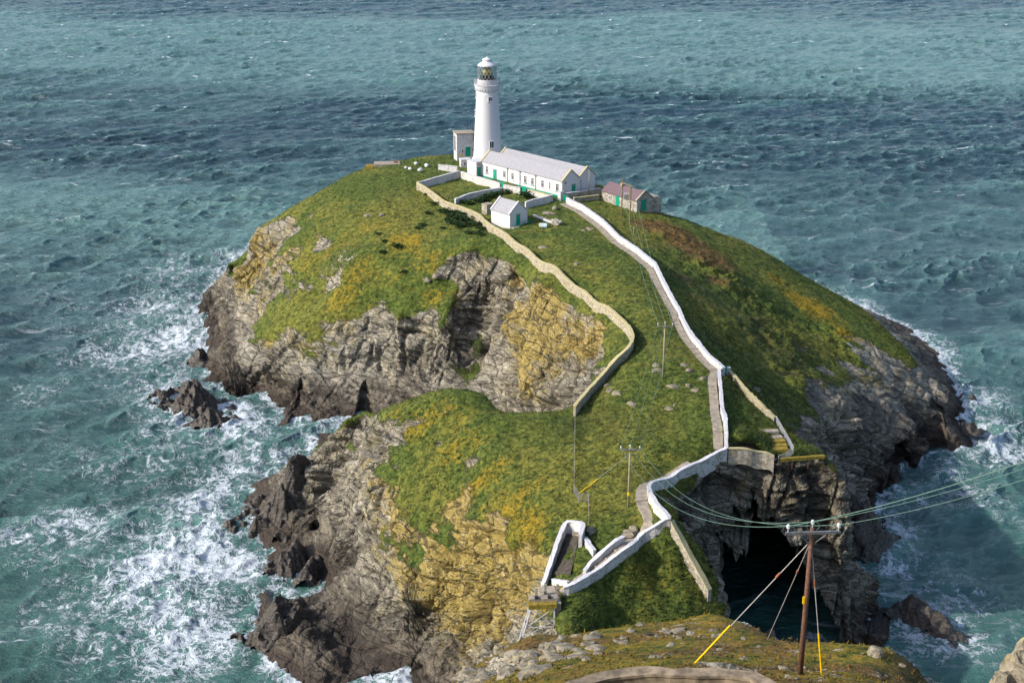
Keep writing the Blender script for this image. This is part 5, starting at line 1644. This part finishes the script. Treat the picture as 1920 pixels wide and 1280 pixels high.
# ------------------------------------------------------------------ rocks in the sea
def sea_rock(label, uv0, uv1, width, hgt, seed, peaks=3, group=None, mat=None, slope=None):
    a, b = np.array(P(*uv0, 0)[:2]), np.array(P(*uv1, 0)[:2])
    Lr = np.linalg.norm(b - a); d = (b - a) / Lr; n = np.array([-d[1], d[0]])
    NU, NV = 110, 70
    s, w = np.meshgrid(np.linspace(-.15, 1.15, NU), np.linspace(-1.1, 1.1, NV))
    px = a[0] + d[0] * s * Lr + n[0] * w * width; py = a[1] + d[1] * s * Lr + n[1] * w * width
    env = np.clip(1 - ((s - .5) / .58) ** 2, -1, 1); prof_ = .55 + .45 * np.cos(s * peaks * 2 * pi + seed)
    if slope: prof_ = slope[0] + (slope[1] - slope[0]) * s + .10 * np.cos(s * 17 + seed)
    z = hgt * env * prof_ * (1 - np.abs(w + .15 * np.sin(s * 7 + seed)) ** 1.3) - .8
    q = ridge(px / 4 + seed, py / 4, px * 0, 3) * .8 + 1.0 * fbm(px / 2.2, py / 2.2, px * 0 + seed, 3)
    z = z + q * np.clip(hgt * .3, .4, 1.6) * np.clip(env + .3, 0, 1)
    strat = pnoise((px * .5 - py * .5 + z * .7) / .9, (px * .7 + py * .7) / 6, z / 6)
    px = px + .4 * strat * n[0]; py = py + .4 * strat * n[1]; z = z + .35 * strat
    Vv = np.stack([px, py, z], -1).reshape(-1, 3)
    c = Vector((float(px.mean()), float(py.mean()), 0))
    zz = z
    fk = np.maximum.reduce([zz[:-1, :-1], zz[:-1, 1:], zz[1:, 1:], zz[1:, :-1]]) > -1.6
    o = grid_mesh("sea_rock", Vv - np.array(c), NV, NU, mat or M['searock'], fk.ravel(), None, False)
    o.location = c
    return tag(o, label, "rock", group)


sea_rock("jagged dark rock in white surf off the left point of the island", (296, 742), (400, 772), 4.6, 5.0, 1, 1.3)
sea_rock("small dark rock awash in surf below the jagged left rock", (370, 785), (432, 800), 3.2, 3.2, 4, 1)
sea_rock("long dark rock lying in the sea at the lower right", (1676, 1136), (1812, 1200), 2.7, 2.9, 2.2, 2, slope=(1.15, .5))
sea_rock("dark rocky spur in the sea just right of the cave cliff", (1570, 1005), (1662, 1036), 5.0, 8.0, 3.0, 1, slope=(1.3, .4))
sea_rock("thin low reef breaking the foam off the far right point", (1795, 742), (1845, 752), 1.8, 1.8, 5, 2)
sea_rock("low dark reef in foam below the far right point", (1800, 795), (1838, 806), 1.6, 1.6, 6, 2)
sea_rock("jagged dark stack at the foot of the near headland's upper ledge", (482, 950), (625, 985), 9.0, 9.5, 7.5, 1.6)
sea_rock("dark low rock ledge below the headland's upper stack", (515, 1052), (610, 1075), 4.0, 4.0, 8.1, 2)
sea_rock("rounded brown rock at the water's edge lower left of the headland", (490, 1160), (590, 1200), 6.0, 5.0, 9.7, 1)
sea_rock("small jagged rock off the left point, nearest the cliff", (362, 668), (392, 690), 2.5, 3.0, 10.2, 1)

# ------------------------------------------------------------------ near hillside: curved wall, boulders, heather
cw = line_on([(u_, v_ + 11) for u_, v_ in [(1030, 1292), (1075, 1277), (1115, 1266), (1160, 1257), (1210, 1251), (1260, 1249), (1310, 1250), (1360, 1254), (1410, 1264), (1440, 1273), (1465, 1288)]], .75, height_m, 30, 112)
wall("curved pale stone wall with a broad coping at the bottom of the picture", None, .75, M['mortar'], M['mortar'], line=cw, thick=.55, hf=height_m, capw=.06, rag=.02, sm=8)
rr = random.Random(5)
k = 0
for (u0, u1, v0, v1, n, s0, s1) in ((860, 1010, 1225, 1278, 26, .2, .6), (1000, 1130, 1190, 1245, 22, .15, .5), (1130, 1400, 1160, 1235, 26, .08, .28), (1400, 1720, 1210, 1275, 16, .06, .2)):
    for i in range(n):
        u, v = rr.uniform(u0, u1), rr.uniform(v0, v1)
        p = hit_m(u, v)
        if p.z < 40: continue
        s = rr.uniform(s0, s1)
        lumpy("hillside_rock", p - UP * s * .1, (s * rr.uniform(1.0, 1.8), s, s * rr.uniform(.3, .5)), M['boulder'], 60 + k, "pale lichened rock among the heather on the near hillside", "rock", "rocks on the near hillside", 2, .45, True)
        k += 1
pr = Vector(tuple(ray(1925, 1300) * 46.0)) + Vector((0, 0, CAM_H))
lumpy("cliff_boulder", pr + Vector((0, 0, -1.25)), (1.25, 1.2, 2.4), M['boulder'], 3.3, "large pale lichened rock rising at the lower right corner", "rock", None, 5, .3, True)
p = hit_m(1642, 1228)
lumpy("mossy_boulder", p + UP * .12, (.42, .36, .40), M['boulder'], 33, "pale rounded boulder on the brow right of the brown pole", "rock", None, 3, .3, True)
p = hit_m(1445, 1192)
lumpy("mossy_boulder", p + UP * .2, (.6, .5, .8), M['boulder'], 35, "grey pointed boulder on the brow left of the brown pole", "rock", None, 3, .3, True)


def blades(name, src, I, X, Y, Z, hmin, hmax, wid, mat, seed, lean=(.6, -.2), n=3):
    rr_ = np.random.RandomState(seed)
    m = len(X)
    V_ = []
    for k_ in range(n):
        a = rr_.uniform(0, 2 * pi, m)
        h = rr_.uniform(hmin, hmax, m)
        ox = rr_.normal(size=m) * wid * 1.2; oy = rr_.normal(size=m) * wid * 1.2
        bx, by = np.cos(a) * wid, np.sin(a) * wid
        lx = lean[0] * h + rr_.normal(size=m) * h * .45; ly = lean[1] * h + rr_.normal(size=m) * h * .45
        base = np.stack([X + ox, Y + oy, Z - .08], -1)
        V_.append(np.stack([base - np.stack([bx, by, bx * 0], -1), base + np.stack([bx, by, bx * 0], -1), base + np.stack([lx, ly, h], -1)], 1))
    V_ = np.concatenate(V_).reshape(-1, 3)
    nt = len(V_) // 3
    me = bpy.data.meshes.new(name)
    me.vertices.add(len(V_)); me.vertices.foreach_set("co", V_.astype(np.float32).ravel())
    me.loops.add(nt * 3); me.loops.foreach_set("vertex_index", np.arange(nt * 3, dtype=np.int32))
    me.polygons.add(nt); me.polygons.foreach_set("loop_start", np.arange(0, nt * 3, 3, dtype=np.int32))
    me.update(calc_edges=True)
    me.materials.append(mat)
    nv = len(src.vertices)
    for an in ('bracken', 'gold', 'lichen', 'dark'):
        A = np.empty(nv, np.float32); src.attributes[an].data.foreach_get("value", A)
        at = me.attributes.new(an, 'FLOAT', 'POINT')
        at.data.foreach_set("value", np.repeat(np.tile(A[I], n), 3).astype(np.float32))
    o = bpy.data.objects.new(name, me); COL.objects.link(o)
    return tag(o, kind='stuff')


def scatter(me, count, seed, test):
    n = len(me.vertices)
    co = np.empty(n * 3, np.float32); me.vertices.foreach_get("co", co); co = co.reshape(-1, 3)
    rk = np.empty(n, np.float32); me.attributes['rock'].data.foreach_get("value", rk)
    rr_ = np.random.RandomState(seed)
    ok = np.where(test(co, rk))[0]
    i = rr_.choice(ok, min(count, len(ok)), replace=False)
    c = co[i] + rr_.normal(size=(len(i), 3)) * [.12, .12, 0]
    return i, c[:, 0], c[:, 1], c[:, 2]


i_, x, y, z = scatter(island.data, 70000, 1, lambda c, r: (r < .35) & (c[:, 2] > 6) & (line_dist(c[:, 0], c[:, 1], PATH_LINES) > 1.0))
blades("grass_tufts", island.data, i_, x, y, z, .12, .34, .09, M_GROUND, 3)
i_, x, y, z = scatter(mainland.data, 14000, 2, lambda c, r: (r < .5) & (c[:, 2] > 45))
blades("heather", mainland.data, i_, x, y, z, .08, .22, .06, M_GROUND, 4, (.3, .0))

# open water to every side, below the troughs of the modelled waves
far_sea = link_mesh("open_sea", [(-15000, -3000, -2.6), (15000, -3000, -2.6), (15000, 15500, -2.6), (-15000, 15500, -2.6)], [(0, 1, 2, 3)], sea.data.materials[0])
tag(far_sea, kind='structure')
